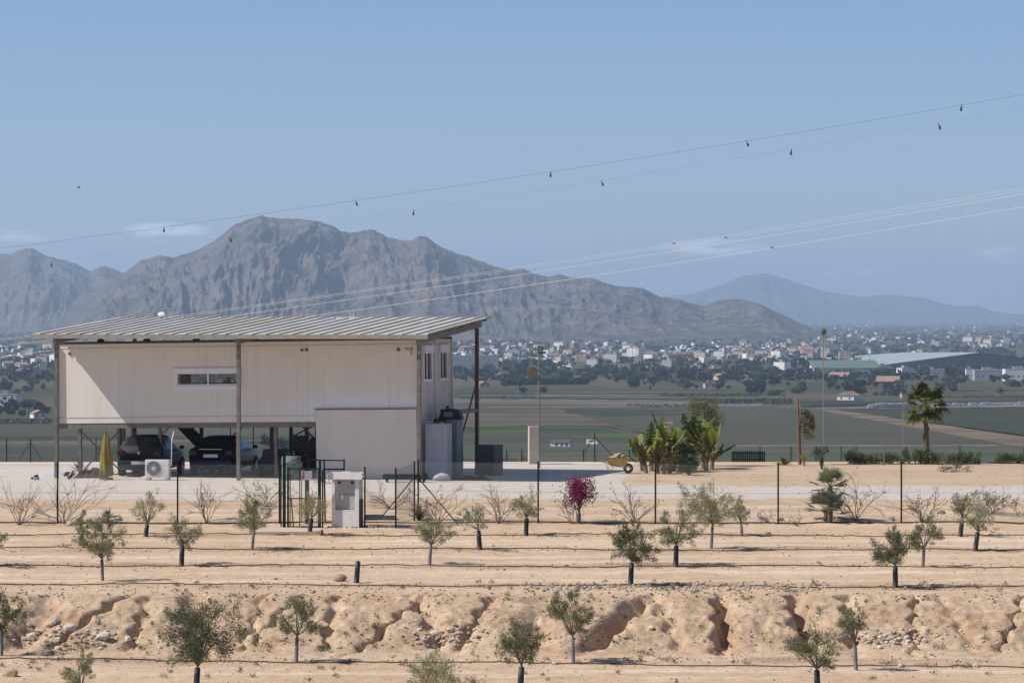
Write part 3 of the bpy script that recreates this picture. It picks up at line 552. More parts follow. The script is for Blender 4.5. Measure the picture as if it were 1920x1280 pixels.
# window
wdw = MB()
a, c, d, e = 4.47, 7.05, 3.08, 3.86
for q in (((a, -.05, d), (c, -.003, FO_[2]-.0)), ((a, -.05, FO_[3]), (c, -.003, e)), ((a, -.05, FO_[2]), (FO_[0], -.003, FO_[3])), ((FO_[1], -.05, FO_[2]), (c, -.003, FO_[3]))): wdw.box(*q)
wdw.box((5.74, -.02, FO_[2]), (5.80, .03, FO_[3])); wdw.box((FO_[0], -.02, FO_[2]), (FO_[1], .03, FO_[2]+.06)); wdw.box((FO_[0], -.02, FO_[3]-.05), (FO_[1], .03, FO_[3])); wd_ = wdw.build('window', ALU, H, bevel=.006)
MB().box((FO_[0], .035, FO_[2]), (FO_[1], .041, FO_[3])).build('pane', GLS, wd_)
b = MB(); r_ = random.Random(4)
b.box((4.66, .1, 3.15), (4.95, .5, 3.72))
for i in range(24):
    u = 5.1+i*.075; hh_ = r_.uniform(.03, .13)+(.12 if i in (17, 18) else 0); b.box((u, .3, 3.1), (u+.06, .36, 3.27+hh_))
b.build('sill_clutter', BLK, H)
for v0 in (.95, 3.15):                                 # end windows with roller shutter boxes
    v1 = v0+(1.0 if v0 < 2 else .95); b = MB()
    b.box((U1+.003, v0-.12, 3.26), (U1+.05, v1+.12, 3.36)); b.box((U1+.003, v0-.12, 3.36), (U1+.05, v0, 4.28)); b.box((U1+.003, v1, 3.36), (U1+.05, v1+.12, 4.28))
    b.box((U1+.003, v0-.12, 4.28), (U1+.12, v1+.12, 4.58)); b.box((U1-.03, (v0+v1)/2-.03, 3.36), (U1+.02, (v0+v1)/2+.03, 4.28)); w_ = b.build('window', ALU, H, bevel=.005)
    MB().box((U1-.05, v0, 3.36), (U1-.044, v1, 4.28)).build('pane', GLD, w_)
    MB().box((U1-.3, v0-.1, 3.3), (U1-.28, v1+.1, 4.4)).build('curtain', mat('curtain', (.25, .27, .30), (.17, .19, .22), stretch=(1, 8, .2), scale=3), w_)
for u, z, s_ in ((.45, 4.45, .05), (9.35, 4.46, .045), (9.52, 4.47, .05), (12.95, 4.44, .055)):
    b = MB().lathe([(s_*1.2, 0), (s_*1.2, .03), (s_, .05), (.001, .055)], k=14, M=Matrix.Translation((u, 0, z)) @ Matrix.Rotation(R(90), 4, 'X')); b.build('wall_vent', mat('vent_brown', (.16, .12, .09), rough=.6), H)
b = MB().box((13.2, -.012, 4.42), (13.33, -.003, 4.5)); b.box((13.36, -.012, 4.4), (13.5, -.003, 4.52)); b.box((13.4, -.012, 4.25), (13.46, -.003, 4.38)); b.build('wall_stain', mat('paint_grey', (.33, .32, .33)), H)
# lower room
b = MB().box((9.84, -.045, -.4), (U1-.02, .02, 2.31)); b.box((9.84, .02, -.4), (9.9, 2.3, Z0-.2)); b.box((U1-.1, .02, -.4), (U1-.02, 2.3, Z0-.01)); b.box((9.9, 2.24, -.4), (U1-.1, 2.3, Z0-.2))
LR = b.build('lower_room', mat('lower_panel', (.70, .635, .55), (.65, .585, .50), scale=1.0, stretch=(1, 1, .4), rough=.6), H)
b = MB().box((9.82, -.07, 2.312), (U1, -.0, 2.345)); b.build('flashing', STL, LR)
STI = [(.75, .15), (.75, 4.7), (2.0, 2.4), (2.15, .5), (3.85, .15), (3.9, 4.6), (7.35, 2.5), (7.4, 4.7), (8.25, .2), (9.15, 2.3), (9.2, 4.7), (12, 4.7), (13.4, 4.7)]
for u, v in STI: MB().box((u-.06, v-.06, -.5), (u+.06, v+.06, Z0-.19)).build('stilt', STG if v < 1 else STL, H)
for p, q in (((.75, .15, 1.65), (2.15, .5, .15)), ((2.15, .5, 1.6), (.8, .15, .1)), ((2.0, 2.4, 1.6), (3.2, .3, .3)), ((9.15, 2.3, 1.1), (9.75, 2.3, 1.65)), ((9.15, 2.3, 1.1), (8.6, 2.3, 1.65)), ((7.4, 4.7, 1.2), (8.4, 4.7, 1.65)), ((3.9, 4.6, .2), (5.6, 4.6, 1.65)), ((7.4, 4.7, .1), (9.2, 4.7, 1.6)), ((.8, 4.7, .1), (2.6, 4.7, 1.6))):
    MB().bar(p, q, .05).build('brace', STG, H)
b = MB(); P0, P1 = Vector((3.15, 4.0, 1.75)), Vector((4.95, 4.0, -.05))
for dv_ in (0, .8): b.bar(P0+Vector((0, dv_, 0)), P1+Vector((0, dv_, 0)), .05, .22)
for i in range(8): q = P0.lerp(P1, (i+.5)/8); b.box((q.x-.12, q.y, q.z), (q.x+.14, q.y+.8, q.z+.03))
b.build('staircase', mat('stair_dark', (.03, .028, .026)), H)
# satellite dish & aerials on the roof sheet
def rz_(u, v): return 5.12+(v+2.3)/9.16*.6+.06
CN = thing('roof_canopy', 'ribbed grey metal canopy roof on tall brown posts over the house', 'canopy', HO, HR)
b = MB(); rib = []; u = -.22
while u < 14.55:
    rib += [(u, 0), (u+.36, 0), (u+.39, .045), (u+.46, .045), (u+.50, 0)]; u += .5
rib = [(min(a_, 14.6), c_) for a_, c_ in rib]; V = []
for v in (-2.3, 6.86):
    for a_, c_ in rib: V.append((a_, v, rz_(a_, v)+c_))
n_r = len(rib); V2 = [(x, y, z-.025) for x, y, z in V]
fr_ = [(i, i+1, n_r+i+1, n_r+i) for i in range(n_r-1)]
b.add(V, fr_); b.add(V2, fr_); o_ = 2*n_r
b.c.append((np.zeros((0, 3)), np.array([(i, i+1, o_+i+1, o_+i) for i in range(n_r-1)]+[(n_r+i, n_r+i+1, o_+n_r+i+1, o_+n_r+i) for i in range(n_r-1)]), 0))
b.build('roof_sheet', mat('zinc_sheet', (.50, .48, .44), (.38, .36, .32), scale=1.1, stretch=(3, .35, 1), rough=.85, metal=.0, spec=.08, c3=(.42, .37, .30)), CN)
PT = [(.66, -2.0), (7.55, -2.0), (14.2, -2.0), (.66, 6.1), (7.55, 6.1), (14.2, 6.1)]
for u, v in PT:
    zt = rz_(u, v)-.36; MB().box((u-.065, v-.065, -.3), (u+.065, v+.065, zt)).build('post', STL if v > 0 else STG, CN, bevel=.005)
for u in (.66, 7.55, 14.2):
    b = MB(); M = None
    P0, P1 = Vector((u, -2.2, rz_(u, -2.2)-.24)), Vector((u, 6.6, rz_(u, 6.6)-.24)); b.bar(P0, P1, .13, .22); b.build('beam', STG, CN)
for v in (-2.12, -.4, 1.3, 3.0, 4.7, 6.4):
    z = rz_(0, v); MB().box((-.18, v-.03, z-.125), (14.5, v+.03, z-.03)).build('purlin', STG, CN)
MB().box((-.22, -2.34, 5.02), (14.6, -2.315, 5.16)).build('gutter', mat('gutter', (.34, .30, .24), (.26, .22, .18), scale=3, rough=.5), CN)
MB().bar((14.2, 6.0, 3.3), (14.2, 2.6, .3), .05).build('brace', STL, CN); MB().box((13.9, 3.0, 2.25), (14.26, 6.2, 2.37)).build('side_beam', STG, CN)
# dish
P = hw(2.0, 5.4, rz_(0, 5.4)); t = thing('satellite_dish', 'small white satellite dish at the left end of the canopy roof', 'satellite dish', P, 0)
M = Matrix.Translation((0, 0, .17)) @ Matrix.Rotation(R(35), 4, 'X') @ Matrix.Scale(.68, 4)
b = MB().lathe([(.001, 0), (.08, .01), (.15, .035), (.21, .075), (.205, .085), (.001, .02)], k=20, M=M); b.build('dish', WHT, t, smooth=True)
MB().tube([(0, 0, 0), (0, .05, .2), (0, 0, .17)], .015).tube([(0, 0, .1), (0, -.16, .2)], .008).build('bracket', STG, t)
P = hw(9.3, 6.0, rz_(0, 6.0)); t = thing('antenna', 'low white antenna with two short upright rods on canopy roof', 'antenna', P, HR)
MB().box((-.7, -.05, .0), (.35, .05, .06)).build('base', WHT, t); MB().tube([(0, 0, .05), (0, 0, .28)], .015).tube([(.13, 0, .05), (.13, 0, .28)], .015).build('rod', WHT, t)
for i, u in enumerate((1.4, 3.2, 5.1, 9.0)):            # dark odds on the house roof
    P = hw(u, .5, 4.86+u*.0147); t = MB().box((-.12, -.1, 0), (.12, .1, .09)).box((-.05, -.06, .09), (.05, .06, .14)).build('roof_box', BLK); t.location = P; tag(t, ['dark cable box on the left end of the house roof', 'dark cable box second from the left on the house roof', 'dark cable box above the slot window', 'dark cable box above the wall vents'][i], 'box')

# ------------------------------------------------------------ cars (x = length, rear at x=0, front +x)
def car(name, label, loc, rz, paint, hatch=True):
    t = thing(name, label, 'car', loc, rz); L = 4.2 if hatch else 4.55
    # station: x, sill z, belt z, top z, half width belt, half width top
    if hatch: st = [(0, .38, .82, .84, .70, .60), (.05, .30, .92, .95, .80, .66), (.22, .26, .98, 1.12, .86, .62), (.5, .24, .97, 1.42, .875, .58), (1.2, .24, .96, 1.47, .88, .60), (2.1, .24, .94, 1.46, .88, .60), (2.7, .24, .92, 1.20, .88, .64), (3.15, .24, .90, .93, .87, .72), (3.8, .26, .80, .83, .84, .68), (4.1, .30, .68, .70, .76, .6), (4.2, .36, .6, .61, .6, .5)]
    else: st = [(0, .40, .88, .90, .70, .62), (.06, .30, 1.0, 1.02, .82, .70), (.55, .25, 1.01, 1.04, .88, .70), (.7, .24, 1.0, 1.08, .885, .66), (1.25, .24, .98, 1.38, .89, .58), (1.9, .24, .96, 1.43, .89, .59), (2.6, .24, .94, 1.40, .89, .59), (3.2, .24, .92, 1.05, .88, .66), (3.4, .24, .90, .94, .87, .72), (4.15, .26, .80, .83, .84, .68), (4.45, .30, .68, .70, .76, .6), (4.55, .36, .6, .61, .6, .5)]
    rings = []
    for x, s_, bz, tz, wb, wt in st:
        h = [(0, s_-.04), (wb*.86, s_), (wb*.97, s_+.12), (wb, (s_+bz)/2), (wb*.97, bz-.04), (wb*.92, bz), (wt, tz-.035), (wt*.8, tz), (0, tz+.015)]
        rings.append([(x, y, z) for y, z in h]+[(x, -y, z) for y, z in h[-2:0:-1]])
    k = len(rings[0]); V = [p for r in rings for p in r]; Fb, Fg = [], []
    for i in range(len(rings)-1):
        for j in range(k):
            f = (i*k+j, i*k+(j+1) % k, (i+1)*k+(j+1) % k, (i+1)*k+j)
            cab = st[i][3]-st[i][2] > .1 or st[i+1][3]-st[i+1][2] > .1
            tall = abs(rings[i][j][2]-rings[i+1][j][2]) > .2
            side = j in (5, 10); slope = j in (6, 7, 8, 9) and tall
            (Fg if cab and (side or slope) else Fb).append(f)
    Fb.append(None)
    b = MB().add(V, [f for f in Fb if f]); b.c.append((np.zeros((0, 3)), np.array([list(range(k))]), 0)); b.c.append((np.zeros((0, 3)), np.array([list(range((len(rings)-1)*k, len(rings)*k))]), 0))
    body = b.build('body', paint, t, smooth=True)
    b = MB().add(V, Fg); b.build('window', mat('car_glass', (.02, .022, .026), rough=.2, spec=.3), t)
    b = MB()                                            # roof pillars
    for x0, x1 in (((.5, 1.2), (2.1, 2.1)) if hatch else ((1.25, 1.3), (2.6, 2.6))): pass
    for sx_ in (.78, L-.8):
        for sy in (-1, 1):
            M = Matrix.Translation((sx_, sy*.80, .31)) @ Matrix.Rotation(R(90), 4, 'X')
            w_ = MB().lathe([(.19, -.09), (.29, -.095), (.31, -.07), (.31, .07), (.29, .095), (.19, .09)], k=22, M=M).build('wheel', mat('rubber', (.018, .018, .018), rough=.8), t, smooth=True)
            MB().lathe([(.001, -.06*sy), (.07, -.075*sy), (.19, -.08*sy)], k=12, M=M).build('rim', mat('rim', (.35, .35, .36), metal=.7, rough=.4), w_)
    for sy in (-1, 1):
        y0, y1 = sorted((sy*.52, sy*.80)); b = MB().box((-.02, y0, .78), (.16, y1, .97 if hatch else .95)); b.build('tail_light', mat('tail_red', (.05, .006, .006), rough=.2), t, bevel=.03)
        M = Matrix.Translation((2.75 if hatch else 3.0, sy*.98, .98)); MB().box((-.07, -.10, -.06), (.07, .08, .07), 0, M).build('mirror', BLK if not hatch else paint, t, bevel=.03)
    MB().box((-.07, -.78, .36), (.12, .78, .60)).build('bumper', paint, t, bevel=.05)
    MB().box((-.012, -.26, .70 if not hatch else .46), (.0 if not hatch else -.065, .26, .81 if not hatch else .57) if False else ((-.03, .26, .81) if not hatch else (-.075, .26, .57))).build('number_plate', mat('plate', (.55, .55, .52), rough=.4), t)
    if not hatch: MB().box((-.03, -.42, .985), (.0, .42, 1.0)).build('chrome_strip', mat('chrome', (.7, .7, .7), metal=1, rough=.2), t)
    else: MB().lathe([(.001, .0), (.045, .002), (.05, .01)], k=14, M=Matrix.Translation((.0, 0, .87)) @ Matrix.Rotation(R(-90), 4, 'Y')).build('badge', mat('chrome', (.7, .7, .7), metal=1, rough=.2), t)
    return t
P = W3(266, 893, 124.2); car('parked_car', 'dark grey hatchback parked under the house, seen from behind', (P.x-.05, 123.6, 0), R(90)-.12, mat('grey_paint', (.022, .026, .036), (.018, .022, .03), rough=.4, spec=.25))
P = W3(400, 890, 125); car('parked_car', 'dark blue saloon parked under the house beside the hatchback', (P.x+.0, 123.9, 0), R(90)-.14, mat('blue_paint', (.008, .011, .03), (.007, .009, .024), rough=.38, spec=.25), False)

# ------------------------------------------------------------ things round the house
def at(px, D): return Vector((px2x(px, D), D, g(px2x(px, D), D)))
P = at(296, 121.4); P.z = 0; t = thing('air_conditioner', 'white outdoor air conditioner unit with round fan on blocks', 'air conditioner', P, -.1)
MB().box((-.43, -.16, .13), (.43, .16, .72)).build('casing', WHT, t, bevel=.015)
M = Matrix.Translation((-.12, -.165, .42)) @ Matrix.Rotation(R(90), 4, 'X')
MB().lathe([(.001, .0), (.23, .0), (.25, .015), (.25, .0)], k=28, M=M).build('fan_guard', mat('fan_grey', (.15, .15, .14)), t)
MB().lathe([(.001, .02), (.06, .018), (.07, .0)], k=16, M=M).build('fan_hub', ALU, t)
b = MB()
for i in range(10): a_ = i*math.pi/10; c_, s_ = math.cos(a_)*.24, math.sin(a_)*.24; b.bar((-.12-c_, -.19, .42-s_), (-.12+c_, -.19, .42+s_), .006)
b.build('grille', ALU, t)
MB().box((-.55, -.2, .09), (.45, .2, .128)).build('shelf', WHT, t)
for x in (-.38, .3): MB().box((x, -.15, -.05), (x+.12, .15, .09)).build('foot', WHT, t)
P = at(303, 121.6); b = MB().tube([(P.x+.35, P.y, .5), (P.x+.36, P.y, 1.4), (P.x+.3, P.y+1.5, 1.72)], .018); tag(b.build('white_pipe', WHT), 'thin white pipe rising from the air conditioner', 'pipe')
# folded yellow parasol
P = at(199, 121.6); P.z = 0; t = thing('parasol', 'folded yellow parasol standing upright left of the hatchback', 'parasol', P, 0)
MB().tube([(0, 0, 0), (0, 0, 1.75)], .025).build('pole', STL, t)
b = MB(); prof = [(.05, 1.62), (.09, 1.45), (.13, 1.2), (.17, .8), (.21, .4), (.22, .16), (.12, .12)]; V = []; k = 28
for r_, z in prof:
    for j in range(k): a_ = 2*math.pi*j/k; q = r_*(1+.28*math.sin(j*math.pi/2+z*2)); V.append((q*math.cos(a_), q*math.sin(a_), z+.02*math.sin(j*1.3)))
b.add(V, [(i*k+j, i*k+(j+1) % k, (i+1)*k+(j+1) % k, (i+1)*k+j) for i in range(len(prof)-1) for j in range(k)])
b.build('canopy', mat('yellow_cloth', (.29, .22, .055), (.19, .145, .035), scale=7, stretch=(1, 1, .3)), t, smooth=True); MB().lathe([(.001, 0), (.25, .0), (.25, .06), (.05, .1)], k=16).build('base', STG, t)
# white rendered storage and grey locker at the right end
def cab(name, label, cat, pu, pv, w, d, h, m, rz=HR, doors=0, legs=False, loc=None):
    t = thing(name, label, cat, loc if loc else hw(pu, pv, 0), rz); MB().box((0, 0, -.15), (w, d, h)).build('casing', m, t, bevel=.012)
    for i in range(doors): MB().box((w*i/doors+.02, -.02, .05), (w*(i+1)/doors-.02, -.003, h-.05)).build('door', m, t)
    return t
cab('cabinet', 'tall pale grey panel cabinet against the right end of house', 'cabinet', 13.72, .55, .84, .6, 1.98, mat('cab_grey', (.40, .41, .44), (.34, .35, .38), scale=2, rough=.5), HR+.0, 1)
cab('cabinet', 'tall dark grey cabinet behind the pale panel cabinet', 'cabinet', 14.25, 1.4, .42, .9, 2.1, mat('cab_dark', (.17, .175, .20), (.14, .145, .17), rough=.5), HR)
cab('locker', 'low dark grey metal box right of the canopy back post', 'storage box', 15.2, 2.2, .78, .8, 1.0, mat('box_dark', (.13, .12, .115), (.10, .095, .09), rough=.6), -.42, 1, loc=W3(890, 885, 125.0)*1.0)
bpy.data.objects[-1 if False else 0]
# clutter on the cabinets
for i, (px, py, w, h, lab) in enumerate([(829, 784, .12, .42, 'short black tube standing on the pale cabinet'), (839, 784, .11, .55, 'tall black tube standing on the pale cabinet'), (816, 786, .16, .18, 'small dark tin on the pale cabinet edge')]):
    P = W3(px, py, 124.2); b = MB().lathe([(w/2, 0), (w/2, h*.9), (w*.42, h), (.001, h)], k=12); o = b.build('tube', BLK, loc=P); o.location.z = 2.02; tag(o, lab, 'tube')
t = thing('machine', 'dark curved machine lying on top of the dark cabinet', 'machine', hw(14.05, 1.5, 2.11), HR); MB().prism([(-.1, 0), (.75, 0), (.66, .22), (.5, .36), (.15, .36), (.0, .2)], 0, .5).build('housing', BLK, t, bevel=.02); MB().box((.1, -.02, .08), (.45, -.003, .26)).build('panel', STG, t)
P = W3(808, 787, 122); t = MB().bar((0, 0, 0), (.1, 0, .55), .06, .02).build('plank', mat('wood_pale', (.45, .32, .2), (.38, .26, .16))); t.location = hw(13.95, .7, 1.98); tag(t, 'short wooden plank leaning up at the cabinet edge', 'plank')
b = MB().tube([(0, 0, .05), (.08, .02, .09), (.3, .05, .14), (.52, .04, .11), (.62, 0, .05)], [.03, .1, .15, .12, .03], 12); o = b.build('sack', mat('sack_white', (.42, .44, .47), (.36, .38, .41)), smooth=True); o.location = W3(812, 893, 120.8); o.location.z = .0; tag(o, 'pale plastic sack at the foot of the pale cabinet', 'sack')
# things below the house, right of the saloon
def clut(name, label, cat, px, D, parts):
    t = thing(name, label, cat, (px2x(px, D), D, 0), HR)
    for nm, m, a_, c_ in parts: MB().box(a_, c_).build(nm, m, t, bevel=.015)
    return t
t = thing('quad_bike', 'dark covered quad bike under the house right of the saloon', 'quad bike', (px2x(508, 123.8), 123.8, 0), HR)
b = MB(); prof = [(-.42, .25), (-.45, .55), (-.3, .7), (-.25, .95), (.2, 1.0), (.25, .7), (.42, .6), (.4, .25)]; b.prism(prof, 0, 1.5); b.build('body', mat('quad_blue', (.012, .016, .03), rough=.5), t, bevel=.05)
for sx_ in (-.4, .4):
    for y in (.2, 1.3): MB().lathe([(.1, -.1), (.26, -.1), (.28, 0), (.26, .1), (.1, .1)], k=16, M=Matrix.Translation((sx_, y, .27)) @ Matrix.Rotation(R(90), 4, 'Y')).build('wheel', mat('rubber', (.018, .018, .018)), t)
t = thing('workbench', 'dark wooden workbench under the house beside the lower room', 'workbench', (px2x(545, 124.5), 124.5, 0), HR)
WOD = mat('old_wood', (.09, .07, .05), (.06, .05, .035), stretch=(1, 1, 6)); MB().box((-.1, 0, .9), (1.2, .7, .96)).build('top', WOD, t)
for x in (-.05, 1.1):
    for y in (.03, .6): MB().box((x, y, -.05), (x+.07, y+.07, .9)).build('leg', WOD, t)
MB().box((0, .05, .25), (1.1, .68, .28)).box((0, .66, .28), (1.1, .69, .9)).build('shelf', WOD, t)
t = clut('crate', 'black plastic crate standing on the dark workbench', 'crate', 548, 124.6, [('body', BLK, (0, .05, .965), (.5, .5, 1.42)), ('lid', STG, (-.02, .03, 1.423), (.52, .52, 1.46))])
t = clut('crate', 'rounded dark machine crate beside the lower room wall', 'crate', 577, 124.4, [('body', BLK, (0, .05, .965), (.4, .5, 1.3)), ('lid', BLK, (.05, .1, 1.303), (.35, .45, 1.38))])
t = thing('water_tank', 'pale green round water drum behind the gate', 'drum', (px2x(546, 121.5), 121.5, 0), 0); MB().lathe([(.001, 0), (.33, .0), (.35, .05), (.35, .2), (.37, .22), (.35, .24), (.35, .58), (.37, .6), (.35, .62), (.34, .84), (.001, .86)], k=24).build('barrel', mat('drum_green', (.16, .20, .18), (.13, .17, .15)), t, smooth=True); MB().lathe([(.001, .86), (.1, .865), (.1, .9), (.001, .9)], k=12).build('lid', BLK, t)
t = thing('scaffold', 'thin rusty scaffold frame behind the saloon', 'scaffold', (px2x(432, 128), 128, 0), HR)
for x in (0, .9, 1.6): MB().tube([(x, 0, 0), (x, 0, 1.8)], .02).build('upright', STL, t)
for z in (.5, 1.1, 1.7): MB().tube([(0, 0, z), (1.6, 0, z)], .014).build('rail', STL, t)
# tarps and heap at left end
def sheet(name, label, cat, px, D, sx_, sy, h, m, seed):
    xs_ = np.linspace(-1, 1, 22); X, Y = np.meshgrid(xs_, xs_); r2 = (1-np.maximum(np.abs(X), np.abs(Y))**2); Z = h*np.clip(r2*1.5, 0, 1)*(.6+.6*fbm(X*2.2+seed, Y*2.2, 3, seed))-.01
    V = np.stack([X*sx_+.1*fbm(X*2, Y*2, 2, seed), Y*sy, Z], -1).reshape(-1, 3); i = (np.arange(21)[:, None]*22+np.arange(21)[None, :]).ravel()
    o = MB().add(V, np.stack([i, i+1, i+23, i+22], 1)).build(name, m); o.location = (px2x(px, D), D, g(px2x(px, D), D)); return tag(o, label, cat)
sheet('tarpaulin', 'crumpled white tarpaulin lying on gravel by the left stilts', 'tarpaulin', 105, 124, .75, .9, .22, mat('tarp_white', (.55, .56, .56), (.42, .44, .45)), 2)
sheet('tarpaulin', 'dark reddish tarpaulin heap under the left stilts', 'tarpaulin', 172, 123.6, .55, .9, .38, mat('tarp_red', (.10, .05, .045), (.05, .04, .04)), 5)
sheet('tarpaulin', 'flat black tarpaulin at the foot of the cabinets', 'tarpaulin', 880, 121.5, .9, .4, .2, mat('tarp_black', (.03, .03, .032)), 6)
# concrete block pillar
P = at(1000, 134.5); t = thing('block_pillar', 'pale concrete block pillar standing alone behind the lamp pole', 'pillar', P, .12); MB().box((-.19, -.2, -.1), (.19, .2, 1.48)).build('shaft', mat('blockwork', (.52, .45, .38), (.44, .38, .32), scale=3, bump=.3), t, bevel=.01)
P = at(1253, 136.0); t = thing('block_pillar', 'pale concrete pillar top rising above the banana plants', 'pillar', P, .1); MB().box((-.15, -.2, -.1), (.15, .2, 1.52)).build('shaft', MATS['blockwork'], t, bevel=.01); MB().box((-.165, -.215, 1.522), (.165, .215, 1.58)).build('cap', MATS['blockwork'], t)
# wheelbarrow
P = at(1160, 126.3); t = thing('wheelbarrow', 'yellow wheelbarrow loaded with a pale sack and rubble', 'wheelbarrow', P, R(188)); YEL = mat('yellow_steel', (.50, .36, .10), (.40, .27, .08), scale=4, rough=.5)
V = []
for z, x0, x1, w_ in ((.28, -.22, .28, .18), (.58, -.38, .5, .3)): V += [(x0, -w_, z), (x1, -w_, z), (x1, w_, z), (x0, w_, z)]
V += [(x*.94, y*.94, z+.02) for x, y, z in V]
MB().add(V, [(0, 3, 2, 1), (0, 1, 5, 4), (1, 2, 6, 5), (2, 3, 7, 6), (3, 0, 4, 7), (8, 9, 10, 11), (8, 12, 13, 9), (9, 13, 14, 10), (10, 14, 15, 11), (11, 15, 12, 8)]).build('tray', YEL, t)
for sy in (-.2, .2):
    MB().tube([(.95 if False else -.5, sy*.3, .2), (.1, sy, .27), (.85, sy*1.4, .52)], .017).build('handle', YEL, t); MB().tube([(.2, sy, .27), (.32, sy, 0), (.45, sy, .3)], .014).build('leg', YEL, t)
MB().lathe([(.08, -.04), (.17, -.05), (.19, 0), (.17, .05), (.08, .04)], k=18, M=Matrix.Translation((-.36, 0, .19)) @ Matrix.Rotation(R(90), 4, 'X')).build('wheel', MATS['rubber'], t)
BARROW = P
# rocks ------------------------------------------------------------
ROC = [mat('rock_pale', (.52, .43, .33), (.40, .32, .235), scale=5, bump=.5), mat('rock_tan', (.42, .30, .20), (.32, .23, .155), scale=5, bump=.5), mat('rock_white', (.64, .57, .48), (.48, .42, .34), scale=6, bump=.4)]
def ico(seed, r, fl=.65, sub=2):
    import bmesh
    bm = bmesh.new(); bmesh.ops.create_icosphere(bm, subdivisions=sub, radius=1); V = np.array([v.co for v in bm.verts]); Fs = np.array([[v.index for v in f.verts] for f in bm.faces]); bm.free()
    q = np.random.default_rng(seed)
    for _ in range(9):                                  # cut flat faces
        d = q.normal(size=3); d /= np.linalg.norm(d); c = .55+.35*q.random(); k = V @ d; V = V-np.clip(k-c, 0, 9)[:, None]*d
    V = V*np.array([1, .8+.2*q.random(), fl])*r; return V, Fs
RK = [ico(i, 1, .5+.3*(i % 3)/2, 2) for i in range(9)]
def rock(px, py, rpx, label=None, group=None, k=None, m=0, z=0):
    P = hit(px, py); r = rpx/F*P.y; V, Fs = RK[(k if k is not None else random.randrange(9))]; o = MB().add(V*r, Fs).build('rock', ROC[m]); o.location = P+Vector((0, 0, r*.25+z)); o.rotation_euler = (random.uniform(-.3, .3), random.uniform(-.3, .3), random.random()*6.3); return tag(o, label, 'rock', group)
for a in [(1072-272, 1003, 17, 'large pale flat boulder below the fence corner', 0), (222, 975, 11, 'pale boulder beside the small yucca', 2), (130, 985, 11, 'long pale stone at the foot of the left fence post', 0), (515, 1086, 6, 'lone pale stone left of the bare black tree guard', 0), (637, 1088, 15, 'low brown mound stone beside the bare black tree guard', 1),
          (1222, 1178, 7, 'single white stone on the bank face', 2), (1098, 1186, 11, 'white stones lodged in the bank behind the forked tree', 2), (1040, 1245, 8, 'pale stone on the lower pipe', 0), (1535, 1055, 6, 'small tan stone between the right pipes', 1), (1692, 1122, 5, 'small tan stone above the bank right side', 1),
          (100, 1172, 18, 'big pale block topmost in the left rubble pile', 0), (60, 1198, 12, 'pale block lowest in the left rubble pile', 2), (132, 1180, 15, 'wide whitish block right in the left rubble pile', 2), (78, 1186, 12, 'middle block of the left rubble pile', 0), (105, 1202, 14, 'tilted block at the foot of the left rubble pile', 0), (196, 1198, 17, 'large white boulder right of the left rubble pile', 2), (55, 1175, 9, 'small block at the upper left of the rubble pile', 0), (240, 1200, 8, 'small white stone right of the white boulder', 2),
          (815, 1192, 13, 'white block at the foot of the central bank gully', 2), (845, 1188, 11, 'white slab beside the block in the central gully', 0), (700, 1175, 7, 'small reddish stone on the central bank', 1), (612, 1175, 8, 'tan ledge stone on the bank right of the olive', 1), (20, 1268, 17, 'brown boulder in the lower left corner', 1), (1690, 1250, 8, 'pale stone near the lower pipe at right', 0), (1830, 1250, 7, 'pale stone beside the right end weeds', 2),
          (1785, 885, 7, 'red brown stone behind the fence at right', 1), (1462, 975, 9, 'pale stone at the fourth fence post', 0), (1672, 975, 7, 'pale stone beside the fifth fence post', 0), (1765, 962, 9, 'tan stone behind the fence between bushes', 1), (1440, 1000, 6, 'small stone on the upper pipe', 0), (860, 965, 6, 'stone beside the bush right of the corner brace', 1)]:
    rock(a[0], a[1], a[2], a[3], m=a[4])
for i, (dx, dz, r, k_, lab) in enumerate([(-.12, .62, .16, 1, 'tan rock heaped at the wheel end of the yellow wheelbarrow'), (.05, .66, .2, 4, 'largest pale rock on top of the yellow wheelbarrow load'), (.2, .6, .15, 6, 'grey tan rock at the handle end of the wheelbarrow load')]):
    o = MB().add(RK[k_][0]*r, RK[k_][1]).build('rock', ROC[i % 2]); o.location = BARROW+Vector((-dx, 0, dz)); tag(o, lab, 'rock')
for i in range(26):
    rock(610+i*5.6+random.uniform(-1, 1), 989+random.uniform(-1.5, 1), random.uniform(2.2, 4), 'small pale stone in the row at the meter cabinet foot', 'row of small stones at the meter cabinet foot', m=random.choice([0, 0, 1]))
P = hit(662, 989)
def scatter(n, fpos, rr, name, label, mlist):
    b = MB()
    for i in range(n):
        px, py = fpos(); P = hit(px, py); V, Fs = RKL[random.randrange(5)]; r = rr(); c, s_ = math.cos(i), math.sin(i); V = V*r
        V = np.stack([V[:, 0]*c-V[:, 1]*s_, V[:, 0]*s_+V[:, 1]*c, V[:, 2]], 1)+np.array(P)+np.array([0, 0, r*.2]); b.add(V, Fs, random.randrange(len(mlist)))
    o = b.build(name, mlist); o['kind'] = 'stuff'; return tag(o, label, name.replace('_', ' '))
RKL = [ico(40+i, 1, .6, 1) for i in range(5)]
rows = [1003, 1030, 1061, 1098, 1238]
def pos_row(): return random.uniform(-20, 1940), random.choice(rows)+random.gauss(0, 4)
def pos_any(): return random.uniform(-20, 1940), random.uniform(990, 1284)
def pos_bank(): x = random.uniform(-20, 1940); return x, random.choice([random.gauss(1205, 12), random.uniform(1110, 1130), random.gauss(1106, 5)])
scatter(1500, pos_row, lambda: random.uniform(.015, .05), 'pebbles', 'pebbles and clods thrown up along the drip pipes', ROC[:2]+[mat('clod_dark', (.24, .165, .11), (.18, .12, .08))])
